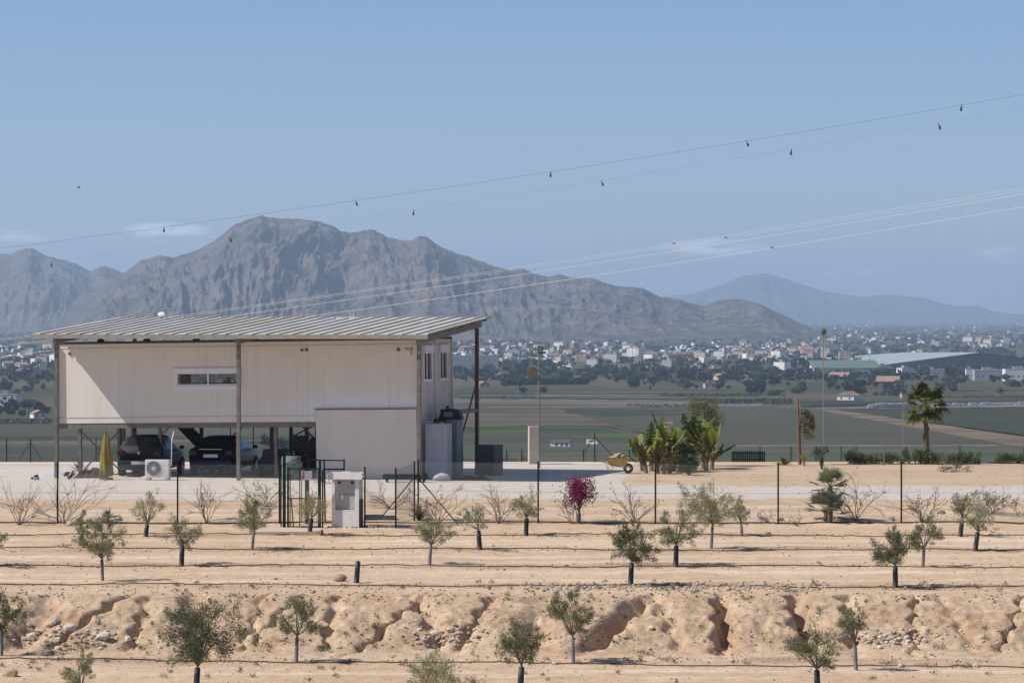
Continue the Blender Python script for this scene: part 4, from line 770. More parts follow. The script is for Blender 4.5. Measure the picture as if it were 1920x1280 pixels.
scatter(1500, pos_any, lambda: random.uniform(.01, .04), 'gravel', 'loose stones strewn over the sandy terraces', ROC+[MATS['clod_dark']])
scatter(1000, pos_bank, lambda: random.uniform(.015, .06), 'rubble', 'broken rubble at the foot and lip of the eroded bank', ROC+[MATS['clod_dark']])
scatter(420, lambda: (random.uniform(980, 1560), random.gauss(1101, 5)), lambda: random.uniform(.03, .08), 'stone_band', 'band of grey stones under the lowest upper pipe', [mat('stone_grey', (.36, .31, .26), (.28, .24, .2)), ROC[0], ROC[1]])
scatter(260, lambda: (random.choice([random.gauss(140, 45), random.gauss(830, 30), random.gauss(1680, 60)]), random.gauss(1196, 9)), lambda: random.uniform(.04, .11), 'rubble_pile', 'small rubble around the larger bank stones', ROC)
scatter(500, lambda: (random.uniform(1180, 1920), random.uniform(872, 975)), lambda: random.uniform(.012, .045), 'yard_stones', 'small stones on the sand behind the fence', ROC+[MATS['clod_dark']])

# ------------------------------------------------------------ drip pipes
PIP = mat('pipe_black', (.05, .04, .035), (.09, .07, .055), scale=3, rough=.7)
for py0, py1, lab, ph in [(1002, 1004, 'uppermost drip pipe just below the fence', 1), (1028, 1032, 'second drip pipe below the fence', 2), (1060, 1063, 'third drip pipe below the fence', 3), (1095, 1101, 'fourth drip pipe along the terrace above the bank', 4), (1236, 1252, 'drip pipe along the foot of the eroded bank', 5)]:
    pts = []
    for px in np.arange(-120, 2041, 12):
        t_ = px/1920; py = py0+(py1-py0)*t_+1.6*math.sin(px/130+ph*2)+.8*math.sin(px/37+ph); p = hit(px, py)
        pts.append(p)
    ysm = np.convolve([p.y for p in pts], np.ones(5)/5, 'same'); ysm[:2] = [p.y for p in pts[:2]]; ysm[-2:] = [p.y for p in pts[-2:]]
    pts = [Vector((p.x, y, g(p.x, y)+.02)) for p, y in zip(pts, ysm)]
    tag(MB().tube(pts, .013, 6).build('drip_pipe', PIP, smooth=True), 'black '+lab, 'pipe')
pts = [at(px, 110.25+.08*math.sin(px/70))+Vector((0, 0, .02)) for px in np.arange(-100, 2030, 14)]; tag(MB().tube(pts, .016, 6).build('drip_pipe', PIP), 'black drip pipe running at the foot of the chain link fence', 'pipe')
for py, a_, c_ in ((923, 1180, 1400),): pass

# ------------------------------------------------------------ fences
WIRE = mat('fence_wire', (.16, .17, .155), (.12, .13, .12), rough=.5, metal=.5); PGR = mat('post_green', (.010, .030, .022), (.016, .032, .024), scale=4, rough=.8, spec=.1); PGD = mat('post_dark', (.018, .018, .016), (.03, .026, .021), scale=4, rough=.9, spec=.08)
def wiremesh(b, P0, P1, h0, h1, pitch=.085, r=.0026):
    d = P1-P0; L = math.hypot(d.x, d.y); H_ = h1-h0; n = int((L+H_)/pitch)
    dirx = Vector((d.x/L, d.y/L, 0)); V = []; Fq = []
    nrm = Vector((-dirx.y, dirx.x, 0))
    for sg in (1, -1):
        for i in range(n+1):
            s0 = i*pitch-H_ if sg > 0 else i*pitch; a0, a1 = (s0, s0+H_) if sg > 0 else (s0, s0-H_); t0, t1 = 0., 1.
            lo_, hi_ = sorted(((0-a0)/(a1-a0), (L-a0)/(a1-a0))); t0 = max(t0, lo_); t1 = min(t1, hi_)
            if t1-t0 < .01: continue
            q = []
            for t_ in (t0, t1):
                a_ = a0+(a1-a0)*t_; base = P0+dirx*a_; zb = P0.z+(P1.z-P0.z)*a_/L; q.append(Vector((base.x, base.y, zb+h0+H_*t_)))
            ax = (q[1]-q[0]).normalized(); side = ax.cross(nrm)
            k = len(V)
            for p in q: V += [p+side*r, p-side*r*.5+nrm*r, p-side*r*.5-nrm*r]
            Fq += [(k, k+1, k+4, k+3), (k+1, k+2, k+5, k+4), (k+2, k, k+3, k+5)]
    b.add(V, Fq)
def fence(name, label, pts, h, post_m, mesh=True, pr=.028, fine=.085, braces=(), rails=True, r=.0026):
    t = thing(name, label, 'fence', pts[0]); O = pts[0]; L_ = [p-O for p in pts]
    for p in L_: MB().tube([p+Vector((0, 0, -.2)), p+Vector((0, 0, h))], pr, 8).build('post', post_m, t)
    for p, q in zip(L_[:-1], L_[1:]):
        b = MB()
        if mesh: wiremesh(b, p, q, .03, h-.08, fine, r)
        for z in ((.04, h*.5, h-.08) if rails else ()): b.tube([p+Vector((0, 0, z)), q+Vector((0, 0, z))], .0035, 4)
        b.build('wire_mesh', WIRE, t)
    for a_, c_ in braces: MB().tube([a_-O, c_-O], .02, 8).build('brace', post_m, t)
    return t
A = [at(px, 110.2) for px in (-350, -121, 108, 333, 524)]; fence('chain_link_fence', 'dark chain link fence left of the green gate', A, 1.98, PGD)
pA, pB = hit(742, 990), hit(777, 976)
bp = [hit(684, 988), pA, pB]; fence('chain_link_fence', 'short chain link fence between meter cabinet and corner post', bp, 1.93, PGR, braces=[(pB+Vector((-.05, 0, 1.35)), hit(712, 976)+Vector((0, 0, .05)))])
A = [pB+Vector((.12, .1, 0))]+[at(px, 110.2) for px in (1009, 1229, 1459, 1690, 1922, 2150)]; fence('chain_link_fence', 'long chain link fence running right from the corner post', A, 1.98, PGD, braces=[(pB+Vector((.15, .1, 1.35)), hit(856, 983)+Vector((0, 0, .05)))])
# far fence at the terrace edge
A = [at(px, 136.6) for px in (-60, 12, 57, 180)]; fence('wire_fence', 'thin wire fence at the far edge of the yard at left', A, .95, PGR, fine=.12, pr=.02)
A = [at(px, 136.6) for px in (950, 978, 1094, 1115, 1180)]; fence('wire_fence', 'low wire fence behind the yellow wheelbarrow', A, .5, PGR, fine=.12, pr=.02)
A = [at(px, 136.6) for px in (1425, 1483, 1530, 1577, 1605, 1700, 1800, 1920, 2010)]; fence('wire_fence', 'green wire fence along the terrace edge behind the hedge', A, .62, PGR, fine=.11, pr=.018)
P = at(1115, 136); t = thing('braced_post', 'slim dark green post with two slanting stays by wheelbarrow', 'post', P); MB().tube([(0, 0, 0), (0, 0, 1.15)], .022).build('post', PGR, t)
for q in ((.72, .1, .25), (-.5, 0, .3)): MB().tube([(0, 0, 1.0), q], .014).build('stay', PGR, t)
P = at(57, 136); t = thing('braced_post', 'slim dark post with two slanting stays at far left', 'post', P); MB().tube([(0, 0, 0), (0, 0, .9)], .022).build('post', PGR, t)
for q in ((.45, 0, .1), (-.45, 0, .1)): MB().tube([(0, 0, .8), q], .012).build('stay', PGR, t)
P0, P1 = at(1372, 136.3), at(1434, 136.3); t = thing('picket_fence', 'dark green fence of close upright bars behind the shrubs', 'fence', P0); b = MB(); L = (P1-P0).x
for x in np.arange(0, L, .075): b.box((x, -.01, .0), (x+.058, .01, .42+.02*random.random()))
b.build('bars', PGR, t); MB().box((0, .012, .08), (L, .03, .12)).box((0, .012, .34), (L, .03, .38)).build('rail', PGR, t)
# gate
P = hit(534, 990); sc_ = F/P.y; t = thing('garden_gate', 'dark green metal gate with tall square posts and wire infill', 'gate', P)
gx = lambda px: (px-534)/sc_
for px, h, w_ in ((533, 2.30, .10), (540, 1.95, .06), (600, 2.15, .07), (605, 1.85, .05)): MB().box((gx(px)-w_/2, -w_/2, -.1), (gx(px)+w_/2, w_/2, h)).build('post', PGR, t)
b = MB()
for z in (.05, .95, 1.9): b.bar((gx(540), 0, z), (gx(600), 0, z), .035)
for px in (544, 562, 597): b.bar((gx(px), 0, .05), (gx(px), 0, 1.9), .03)
b.build('leaf_frame', PGR, t); b = MB(); wiremesh(b, Vector((gx(540), 0, .03)), Vector((gx(600), 0, .03)), .03, 1.85, .06, .0022); b.build('wire_mesh', WIRE, t)
b = MB(); b.bar((gx(527), .0, .05), (gx(527), 0, 2.0), .04); b.bar((gx(527), 0, 1.98), (gx(570), 2.2, 2.28), .02); b.build('open_leaf', PGR, t)
b = MB(); b.bar((gx(605), 1.5, 0), (gx(603), 1.5, 2.1), .05); b.bar((gx(567), 1.8, 2.10), (gx(640), 1.8, 2.08), .04); b.bar((gx(600), 1.8, 1.80), (gx(640), 1.8, 1.80), .05); b.bar((gx(640), 1.8, 0), (gx(640), 1.8, 2.12), .05); b.bar((gx(572), 1.8, 0), (gx(572), 1.8, 2.2), .05); b.build('rear_frame', PGR, t)
P = hit(575, 982); t = thing('sign', 'small white sign with red mark on a dark post behind the gate', 'sign', P)
MB().box((-.055, -.05, -.1), (.055, .05, 1.42)).build('post', PGD, t); s0 = .17
MB().box((-s0, -.075, 1.42), (s0, -.055, 1.70)).build('plate', mat('sign_white', (.72, .71, .69), rough=.5), t, bevel=.004)
b = MB().prism([(-.15, 1.46), (-.09, 1.44), (-.05, 1.52), (-.075, 1.60), (-.05, 1.66), (-.10, 1.68), (-.14, 1.66), (-.12, 1.58), (-.155, 1.52)], -.079, -.0755); b.build('red_mark', mat('sign_red', (.42, .04, .03)), t)
b = MB()
for z in (1.63, 1.58, 1.50): b.box((-.02, -.078, z), (.14, -.0755, z+.012))
b.build('grey_lines', mat('sign_grey', (.4, .38, .38)), t)
# slab at the gate
P = hit(560, 998); b = MB(); V = [hit(478, 1003), hit(602, 1003), hit(602, 992), hit(484, 991)]; zt = max(v.z for v in V)+.05
b.add([(v.x, v.y, zt) for v in V]+[(v.x, v.y, zt-.4) for v in V], [(0, 1, 2, 3), (4, 7, 6, 5), (0, 4, 5, 1), (1, 5, 6, 2), (2, 6, 7, 3), (3, 7, 4, 0)]); struct(b.build('path_slab', mat('path_slab', (.55, .45, .34), (.48, .38, .28), scale=3, bump=.3)))
for px, py, lab, hh_ in ((565, 976, 'thin dark stake standing inside the gate', 1.05),):
    P = hit(px, py); tag(MB().tube([P, P+Vector((.02, 0, 1.9))], .018).build('stake', STL), lab, 'stake')
P = hit(550, 986); tag(MB().tube([P, P+Vector((-.07, 0, .9))], .022).build('stake', mat('stake_red', (.13, .03, .035))), 'short dark red stake inside the gate', 'stake')
# meter cabinet
P = hit(622, 988); s1 = F/P.y; t = thing('meter_cabinet', 'white rendered meter cabinet with rounded cornice and two doors', 'cabinet', P, -.24)
w_ = 53/s1; h_ = 92/s1; mx = WHT; CR = mat('render_white', (.72, .70, .67), (.60, .58, .55), scale=5, rough=.8, bump=.2)
b = MB(); n0, n1, z0, z1 = .10, w_-.13, .56, h_-.04
b.box((0, 0, -.15), (w_, .45, z0)); b.box((0, 0, z0), (n0, .45, h_)); b.box((n1, 0, z0), (w_, .45, h_)); b.box((n0, .14, z0), (n1, .45, h_)); b.box((n0, 0, z1), (n1, .14, h_)); b.build('body', CR, t)
b = MB(); pr_ = [(-.10, h_+.005), (w_+.10, h_+.005), (w_+.12, h_+.07), (w_+.1, h_+.15), (w_+.02, h_+.18), (.0, h_+.18), (-.09, h_+.15), (-.12, h_+.07)]; b.prism(pr_, -.12, .52); b.build('cornice', CR, t, bevel=.03)
MB().box((w_, .0, -.1), (w_+.01, .45, .9)).build('side_panel', mat('side_shade_dark', (.1, .1, .1)), t)  # dark sheet stands in for shade on the right side of the white render
DG = mat('door_grey', (.42, .42, .39), (.36, .36, .34), rough=.45); zm = (z0+z1)/2
for a_, c_ in ((z0+.02, zm+.0), (zm+.03, z1-.06)): d_ = MB().box((n0+.09, .09, a_), (n1-.02, .138, c_)).build('door', DG, t, bevel=.006)
MB().box((n0+.09, .085, z1-.14), (n0+.17, .12, z1-.06)).box((n1-.16, .085, z1-.14), (n1-.08, .12, z1-.06)).build('hinge', BLK, t)
MB().box((w_*.35, .1, h_+.18), (w_*.62, .3, h_+.21)).build('top_slab', CR, t)
P = hit(712, 975); t = MB().box((-.5, 0, 0), (.5, .3, .14)).box((-.48, .05, .14), (.1, .28, .17)).build('trough', mat('trough', (.14, .16, .18), (.09, .1, .11))); t.location = P; t.rotation_euler.z = .1; tag(t, 'low dark trough on the ground right of the meter cabinet', 'trough')
P = at(760, 119.6); t = thing('garden_bench', 'dark green low bench behind the fence corner', 'bench', P, -.1); MB().box((-.8, 0, .12), (.75, .35, .28)).build('seat', PGR, t)
for x in (-.7, .6): MB().box((x, .05, -.1), (x+.06, .3, .12)).build('leg', PGR, t)

# ------------------------------------------------------------ lamp poles
GAL = mat('galvanised', (.30, .29, .26), (.24, .23, .2), rough=.5, metal=.4)
P = at(1011, 131); H_ = W3(1011, 660, 131).z; t = thing('solar_lamp_pole', 'tall thin lamp pole with square lamp and tilted solar panel', 'lamp post', P)
MB().tube([(0, 0, -.3), (-.01, 0, H_-P.z)], [.045, .03], 8).build('pole', GAL, t); hz_ = H_-P.z
MB().box((-.06, -.2, hz_-.05), (.14, .05, hz_+.24)).build('lamp_head', mat('lamp_dark', (.13, .12, .10), (.09, .085, .075)), t, bevel=.02); MB().box((-.02, -.215, hz_), (.1, -.203, hz_+.2)).build('lamp_lens', GAL, t)
zc = W3(1000, 698, 131).z-P.z; M = Matrix.Translation((-.20, -.06, zc)) @ Matrix.Rotation(R(24), 4, 'Y') @ Matrix.Rotation(R(35), 4, 'X'); MB().box((-.19, -.02, -.27), (.12, .02, .27), 0, M).build('solar_panel', mat('panel_back', (.42, .34, .24), (.34, .27, .19), rough=.5), t); MB().bar((0, 0, zc), (-.2, 0, zc), .03).build('bracket', GAL, t)
P = at(1545, 148); zt = W3(1545, 622, 148).z-P.z; t = thing('floodlight_mast', 'very tall thin mast with small round floodlight head', 'lamp post', P)
MB().tube([(0, 0, -.5), (-.03, 0, zt)], [.03, .022], 8).build('pole', GAL, t)
M = Matrix.Translation((-.02, 0, zt)) @ Matrix.Rotation(R(90), 4, 'X'); MB().lathe([(.001, -.09), (.09, -.08), (.13, -.02), (.13, .05), (.07, .09), (.001, .09)], k=16, M=M).build('lamp_head', mat('lamp_dark', (.13, .12, .1)), t); MB().box((-.1, -.05, zt+.1), (.08, .05, zt+.16)).build('bracket', GAL, t)
P = at(1694, 134.5); zt = W3(1693, 752, 134.5).z-P.z; t = thing('garden_lamp', 'short lamp post with white lantern left of the fan palm', 'lamp post', P)
MB().tube([(0, 0, -.1), (-.01, 0, zt), (-.08, 0, zt+.12)], .018, 8).build('pole', GAL, t); MB().box((-.13, -.05, zt+.13), (-.04, .05, zt+.32)).build('lantern', ALU, t, bevel=.01); MB().prism([(-.15, zt+.32), (-.02, zt+.32), (-.06, zt+.38), (-.11, zt+.38)], -.06, .06).build('cap', GAL, t)

# ------------------------------------------------------------ power cables and bird diverters
CAB = mat('cable', (.62, .60, .56), (.52, .5, .46), rough=.5)
def DL(px): return 250-px*.03
def cable(pts, r, label, m=CAB):
    xs_ = np.arange(-80, 2001, 40); c = np.polyfit([p[0] for p in pts], [p[1] for p in pts], min(2, len(pts)-1)); P = [W3(x, np.polyval(c, x), DL(x)) for x in xs_]
    tag(MB().tube(P, r, 6).build('power_cable', m, smooth=True), label, 'cable'); return lambda x: W3(x, np.polyval(c, x), DL(x))
CD = mat('cable_dark', (.20, .20, .21), rough=.6)
c1 = cable([(0, 466), (308, 425), (667, 377), (1033, 322), (1400, 264), (1803, 197), (1920, 177)], .012, 'highest overhead cable crossing the open sky', CD)
c2 = cable([(97, 491), (431, 444), (776, 394), (1128, 339), (1484, 280), (1760, 232)], .0045, 'thin overhead cable just below the highest one', CD)
c3 = cable([(0, 637), (640, 547), (960, 504), (1280, 456), (1920, 351)], .010, 'topmost of the four overhead cables above the canopy', CAB)
c4 = cable([(0, 640), (640, 549.5), (960, 508), (1280, 460), (1920, 357)], .008, 'second of the four overhead cables above the canopy', CAB)
c5 = cable([(0, 650), (640, 563), (960, 517), (1280, 469), (1920, 364)], .012, 'third of the four overhead cables above the canopy', CAB)
c6 = cable([(0, 669), (640, 585), (960, 540), (1280, 491), (1920, 388)], .014, 'lowest of the four overhead cables above the canopy', CAB)
def divert(f, px, cab_, i, big=True):
    P = f(px); t = thing('bird_diverter', f'{["small dark", "small dark"][0]} bird diverter hanging from the {cab_}, {i} from the left', 'bird diverter', P)
    s_ = .9 if big else .5; MB().box((-.03*s_, -.03, -.12*s_), (.03*s_, .03, .04*s_)).build('clip', GAL, t)
    M = Matrix.Rotation(R(8 if i in ('first', 'third', 'fifth') else -14), 4, 'Y'); b = MB(); b.prism([(-.05*s_, -.14*s_), (.06*s_, -.12*s_), (.09*s_, -.36*s_), (.02*s_, -.42*s_), (-.06*s_, -.36*s_)], -.025, .025, 0, M); b.build('flap', mat('diverter', (.10, .09, .085)), t)
od = ['first', 'second', 'third', 'fourth', 'fifth', 'sixth']
for i, x in enumerate((308, 667, 1033, 1400, 1803)): divert(c1, x, 'highest cable', od[i])
for i, x in enumerate((97, 431, 776, 1128, 1484, 1760)): divert(c2, x, 'thin second cable', od[i])
for i, (f, x) in enumerate(((c3, 1264), (c4, 1361), (c6, 1448))):
    P = f(x); t = MB().tube([(-.12, 0, .03), (0, 0, .05), (.12, 0, -.02)], [.02, .04, .02], 6).build('cable_marker', mat('diverter', (.1, .09, .085))); t.location = P; tag(t, ['small dark marker on the topmost of the four cables', 'small dark marker on the second of the four cables', 'small dark marker on the lowest of the four cables'][i], 'marker')
P = W3(148, 352, 230); b = MB().tube([(-.13, 0, 0), (-.05, 0, .02), (.06, 0, .02), (.12, 0, .04)], [.01, .04, .035, .012], 8); b.add([(-.04, 0, .03), (.04, 0, .03), (.0, -.26, .09), (-.06, -.22, .08), (.0, .26, .09), (-.06, .22, .08)], [(0, 1, 2, 3), (1, 0, 5, 4)]); o = b.build('bird', mat('bird_dark', (.06, .055, .05))); o.location = P; tag(o, 'tiny dark bird gliding high at the left of the sky', 'bird')

#@@PLANTS
# ------------------------------------------------------------ plants
OL = leafmat('olive_leaf', (.23, .225, .135), (.125, .125, .075), .27); OLD = leafmat('olive_leaf_dark', (.125, .13, .07), (.07, .08, .042), .22); OLG = leafmat('olive_leaf_pale', (.32, .295, .19), (.21, .20, .13), .3)
BRK = mat('olive_bark', (.20, .165, .13), (.13, .105, .085), scale=12); GRD = mat('tree_guard', (.022, .022, .024), (.035, .033, .033), rough=.5); GRG = mat('tree_guard_grey', (.17, .165, .16), (.12, .115, .115), rough=.7)
def olive(px, py, top, w, label, guard='b', cx=None, gh=.42, lm=OL, dens=1.0, seed=None, bare=False, cut=0):
    P = hit(px, py) if py < 1282 else None
    if P is None: D = 79.5-(py-1284)*.075; P = at(px, D)
    s = F/P.y; h = (py-top)/s; cw = w/s; cxm = ((cx if cx is not None else px)-px)/s; q = np.random.default_rng(int(px*7+py)); t = thing('olive_tree', label, 'tree', P)
    hg = h*gh
    lean = cxm*.75
    if guard in 'bg':
        r0 = .076 if guard == 'b' else .05
        MB().tube([(0, 0, -.05), (lean*.3, 0, hg*.5), (lean*.55, 0, hg)], [r0, r0*.92, r0*.85], 12).build('trunk_guard', GRD if guard == 'b' else GRG, t, smooth=True)
    tb = MB(); fork = Vector((lean*.6, 0, hg*1.05)); tb.tube([(0, 0, -.05), (lean*.3, 0, hg*.5), fork], [.034, .03, .026], 8)
    if bare:
        tb.build('trunk', BRK, t); return t
    tips = []; nl = int(7+3*q.random()+(6 if w > 120 else 0))
    crown_c = np.array([cxm, 0, hg+(h-hg)*.5]); ax = np.array([cw/2, cw/2*.9, (h-hg)*.55])
    lobes = []
    for i in range(nl):
        a = 2*math.pi*(i+q.random()*.7)/nl; e = q.uniform(-.35, 1.0) if w < 120 else (-.25, .35, .8)[i % 3]; d = np.array([math.cos(a)*math.cos(e), math.sin(a)*math.cos(e), math.sin(e)]); end = crown_c+d*ax*q.uniform(.55, .95)
        if i == 0: end = crown_c+np.array([q.normal()*.05, 0, ax[2]*.95])
        mid = (np.array(fork)+end)/2+q.normal(size=3)*.05; tb.tube([fork, mid, end], [.018, .011, .005], 5); lobes.append((np.array(fork), mid, end))
    tb.build('trunk', BRK, t)
    fb = MB(); n = int(4300*dens*(cw/1.1)**1.3*(h/1.5)); per = max(40, n//(nl*5)); C = []; Dd = []
    for f0, mid, end in lobes:
        for k in range(5):
            u = .45+.6*q.random(); c = mid+(end-mid)*(2*u-1) if u > .5 else f0+(mid-f0)*2*u
            c = c+q.normal(size=3)*cw*.075; out = (c-crown_c)/(np.linalg.norm(c-crown_c)+.01)+np.array([0, 0, .55])+q.normal(size=3)*.35; out /= np.linalg.norm(out); ln = cw*q.uniform(.12, .26)
            tt = q.random((per, 1)); cc = c+out*tt*ln+q.normal(size=(per, 3))*cw*.055*(1.1-.6*tt); C.append(cc); Dd.append(np.repeat(out[None], per, 0))
    for k in range(int(22*dens)):                        # long wispy shoots
        f0, mid, end = lobes[q.integers(len(lobes))]; out = (end-crown_c)/(np.linalg.norm(end-crown_c)+.01)+np.array([0, 0, .4])+q.normal(size=3)*.5; out /= np.linalg.norm(out); tt = q.random((14, 1)); C.append(end+out*tt*cw*q.uniform(.15, .33)+q.normal(size=(14, 3))*.012); Dd.append(np.repeat(out[None], 14, 0))
    fb.leaves(np.concatenate(C), .062, .017, np.concatenate(Dd), jit=1.2); fb.build('crown', lm, t); return t
for a in [
    (192, 1088, 980, 84, 'olive with grey trunk and full crown on the third pipe, left', 'g', 190, .36, OL, 1.1),
    (340, 1061, 982, 74, 'wide low olive with black guard beneath the second fence post', 'b', 345, .5, OL, .8),
    (472, 1030, 944, 80, 'leaning olive with bushy crown left of the green gate', 'g', 482, .42, OL, 1.0),
    (273, 1005, 932, 56, 'slight pale olive behind the upper pipe near the yucca', 'b', 280, .3, OLG, .7),
    (150, 1022, 962, 34, 'nearly bare young olive with short black guard left of the yucca', 'b', 158, .36, OLG, .22),
    (580, 1002, 936, 70, 'olive standing in front of the green gate', 'b', 590, .46, OLG, .8),
    (805, 1058, 976, 82, 'olive with thin grey trunk below the large pale boulder', 'g', 812, .42, OL, .8),
    (900, 1030, 955, 58, 'sparse olive tuft on a thick black guard', 'b', 893, .48, OL, .6),
    (986, 1004, 926, 62, 'olive with black guard in front of the lamp pole', 'b', 990, .42, OLG, .8),
    (1182, 1096, 988, 90, 'dense olive with dark guard right of the bougainvillea', 'b', 1188, .38, OLD, 1.3),
    (1267, 1062, 962, 78, 'olive with dark guard and upright crown below the third fence post', 'b', 1270, .40, OL, 1.0),
    (1333, 1028, 917, 92, 'tall pale olive on a thin grey trunk by the second pipe', 'g', 1340, .38, OLG, 1.0),
    (1391, 1004, 940, 38, 'narrow thin olive with flared grey foot', 'g', 1388, .3, OLG, .35),
    (1679, 1101, 1003, 96, 'round olive on a thick black guard above the bank', 'b', 1678, .42, OLD, 1.2),
    (1730, 1062, 974, 62, 'slim olive with grey guard right behind the round one', 'g', 1736, .36, OL, .9),
    (1800, 1005, 930, 56, 'small olive with black guard by the uppermost pipe at right', 'b', 1810, .4, OL, .7),
    (1828, 1032, 954, 62, 'leaning olive with black guard near the right edge', 'b', 1841, .44, OLG, .8),
    (2, 1228, 1122, 84, 'olive cut by the left edge at the bank foot', 'g', 6, .42, OLD, 1.1),
    (555, 1240, 1130, 84, 'forked olive with grey trunk in front of the bank', 'g', 560, .42, OL, 1.1),
    (1075, 1242, 1123, 90, 'forked leaning olive with grey guard before the bank', 'g', 1072, .40, OL, 1.1),
    (1605, 1255, 1138, 60, 'thin olive with grey guard before the dark bank hollow', 'g', 1600, .42, OL, .6),
    (368, 1292, 1138, 138, 'largest dark olive with black guard at the bottom left', 'b', 374, .24, OLD, 1.35),
    (975, 1304, 1170, 96, 'olive with black guard rising from the bottom edge, centre', 'b', 982, .38, OL, 1.2),
    (1533, 1306, 1182, 104, 'spreading olive rising from the bottom edge at right', 'b', 1530, .38, OL, 1.0),
    (150, 1352, 1236, 72, 'olive crown just peeking over the bottom edge at left', 'b', 152, .3, OLG, 1.0),
    (815, 1356, 1246, 118, 'wide pale olive crown just peeking over the bottom edge', 'b', 820, .3, OLG, 1.0),
    (-12, 1062, 990, 50, 'olive crown tip showing at the left edge above the third pipe', 'b', -10, .4, OL, .9)]:
    olive(a[0], a[1], a[2], a[3], a[4], a[5], a[6], a[7], a[8], a[9])
olive(668, 1092, 1050, 10, 'bare black tree guard without a crown, leaning right', 'b', 676, .95, OL, .1, bare=True)

TWG = mat('twig_grey', (.24, .185, .145), (.17, .13, .10), scale=8); TWR = mat('twig_red', (.20, .12, .10), (.15, .09, .075), scale=8)
def shrub(px, py, wpx, hpx, label, cat='shrub', name='bare_shrub', leafy=0, lm=OLG, flower=0, fm=None, tw=TWG, seed=0, dens=1.0, D=None):
    P = at(px, D) if D else hit(px, py); s = F/P.y; h = hpx/s; w = wpx/s; q = random.Random(int(px*3+py+seed)); t = thing(name, label, cat, P); b = MB(); tips = []
    def grow(p, d, L, r, lev):
        pts = [p]; dd = Vector(d)
        for k in range(4):
            dd = (dd+Vector((q.gauss(0, .16), q.gauss(0, .16), q.gauss(-.03, .1)))).normalized(); pts.append(pts[-1]+dd*L/4)
        pts = [Vector((max(-w*.6, min(w*.6, v.x)), v.y, max(.0, min(h*1.05, v.z)))) for v in pts]
        b.tube(pts, [r, r*.85, r*.7, r*.55, r*.45], 4, cap=False); tips.append(pts[-1]); tips.append(pts[-2])
        if lev > 0:
            for k in range(q.choice([3, 3, 4])):
                i = q.choice([2, 3, 4]); nd = (dd+Vector((q.gauss(0, .55), q.gauss(0, .55), q.gauss(.0, .35)))).normalized(); grow(pts[i], nd, L*q.uniform(.5, .8), r*.65, lev-1)
    for k in range(max(3, int(9*dens))):
        a = q.uniform(-1, 1); d = Vector((a*w*.55, q.uniform(-.5, .5)*w*.5, h*q.uniform(.5, .9))); grow(Vector((q.gauss(0, .03), q.gauss(0, .03), -.03)), d.normalized(), d.length*.66, .014, 2)
    b.build('branches', tw, t); T = np.array([list(v) for v in tips])
    if leafy: i = rng.integers(len(T), size=int(leafy)); MB().leaves(T[i]+rng.normal(size=(len(i), 3))*.06, .055, .035).build('foliage', lm, t)
    if flower: i = rng.integers(len(T), size=12); c = np.repeat(T[i], flower//12, 0); MB().leaves(c+rng.normal(size=c.shape)*.025, .04, .035).build('flowers', fm, t)
    return t
MAG = leafmat('bract_magenta', (.27, .015, .12), (.15, .012, .07), .25); BRN = leafmat('leaf_brown', (.14, .10, .055), (.09, .07, .04), .2); REDF = leafmat('bract_red', (.35, .03, .05), (.2, .02, .04), .2)
GRN = leafmat('leaf_green', (.07, .11, .03), (.045, .075, .022), .25); GRY = leafmat('leaf_yellowgreen', (.30, .31, .06), (.19, .21, .05), .35); GRK = leafmat('leaf_dark', (.03, .05, .018), (.02, .034, .014), .15)
for a in [(35, 984, 110, 88, 'wide leafless shrub behind the fence at the left edge', {}), (120, 981, 165, 98, 'largest leafless shrub beside the left fence post', {}), (388, 979, 110, 78, 'leafless shrub with a few red bracts by the second fence post', dict(flower=60, fm=REDF)), (500, 950, 95, 62, 'pale green sprawling shrub left of the gate', dict(leafy=300)),
          (735, 930, 90, 52, 'thin twiggy shrub behind the meter cabinet', dict(leafy=40, D=113)), (822, 984, 90, 96, 'twiggy shrub with pink bracts by the corner brace', dict(flower=130, fm=leafmat('bract_pink', (.28, .06, .09), (.2, .04, .07)), leafy=60)), (937, 981, 84, 88, 'leafless shrub left of the lamp pole', dict(leafy=30)), (1190, 979, 74, 76, 'leafless shrub between bougainvillea and third fence post', dict(leafy=60, lm=BRN)),
          (1310, 975, 70, 70, 'thin shrub with leaning stems behind the tall pale olive', dict(leafy=50)), (1605, 975, 100, 98, 'reddish twiggy shrub right of the two fan palms', dict(tw=TWR, leafy=80, lm=BRN)), (1728, 977, 115, 64, 'low twiggy shrub right of the fifth fence post', dict(tw=TWR, leafy=170, lm=BRN)), (1858, 962, 78, 62, 'leafy olive brown shrub near the right edge', dict(leafy=800, lm=GRN, D=112)),
          (1442, 978, 36, 30, 'low dry twigs at the foot of the fourth fence post', dict(dens=.6)), (1495, 985, 40, 30, 'dry low twigs left of the fan palms', dict(dens=.5)), (1793, 884, 56, 22, 'dry brown bush on the sand near the hedge', dict(tw=TWR, leafy=350, lm=BRN)), (1075, 982, 60, 60, 'thin bare stems left of the bougainvillea foot', dict(dens=.5))]:
    shrub(a[0], a[1], a[2], a[3], a[4], **a[5])
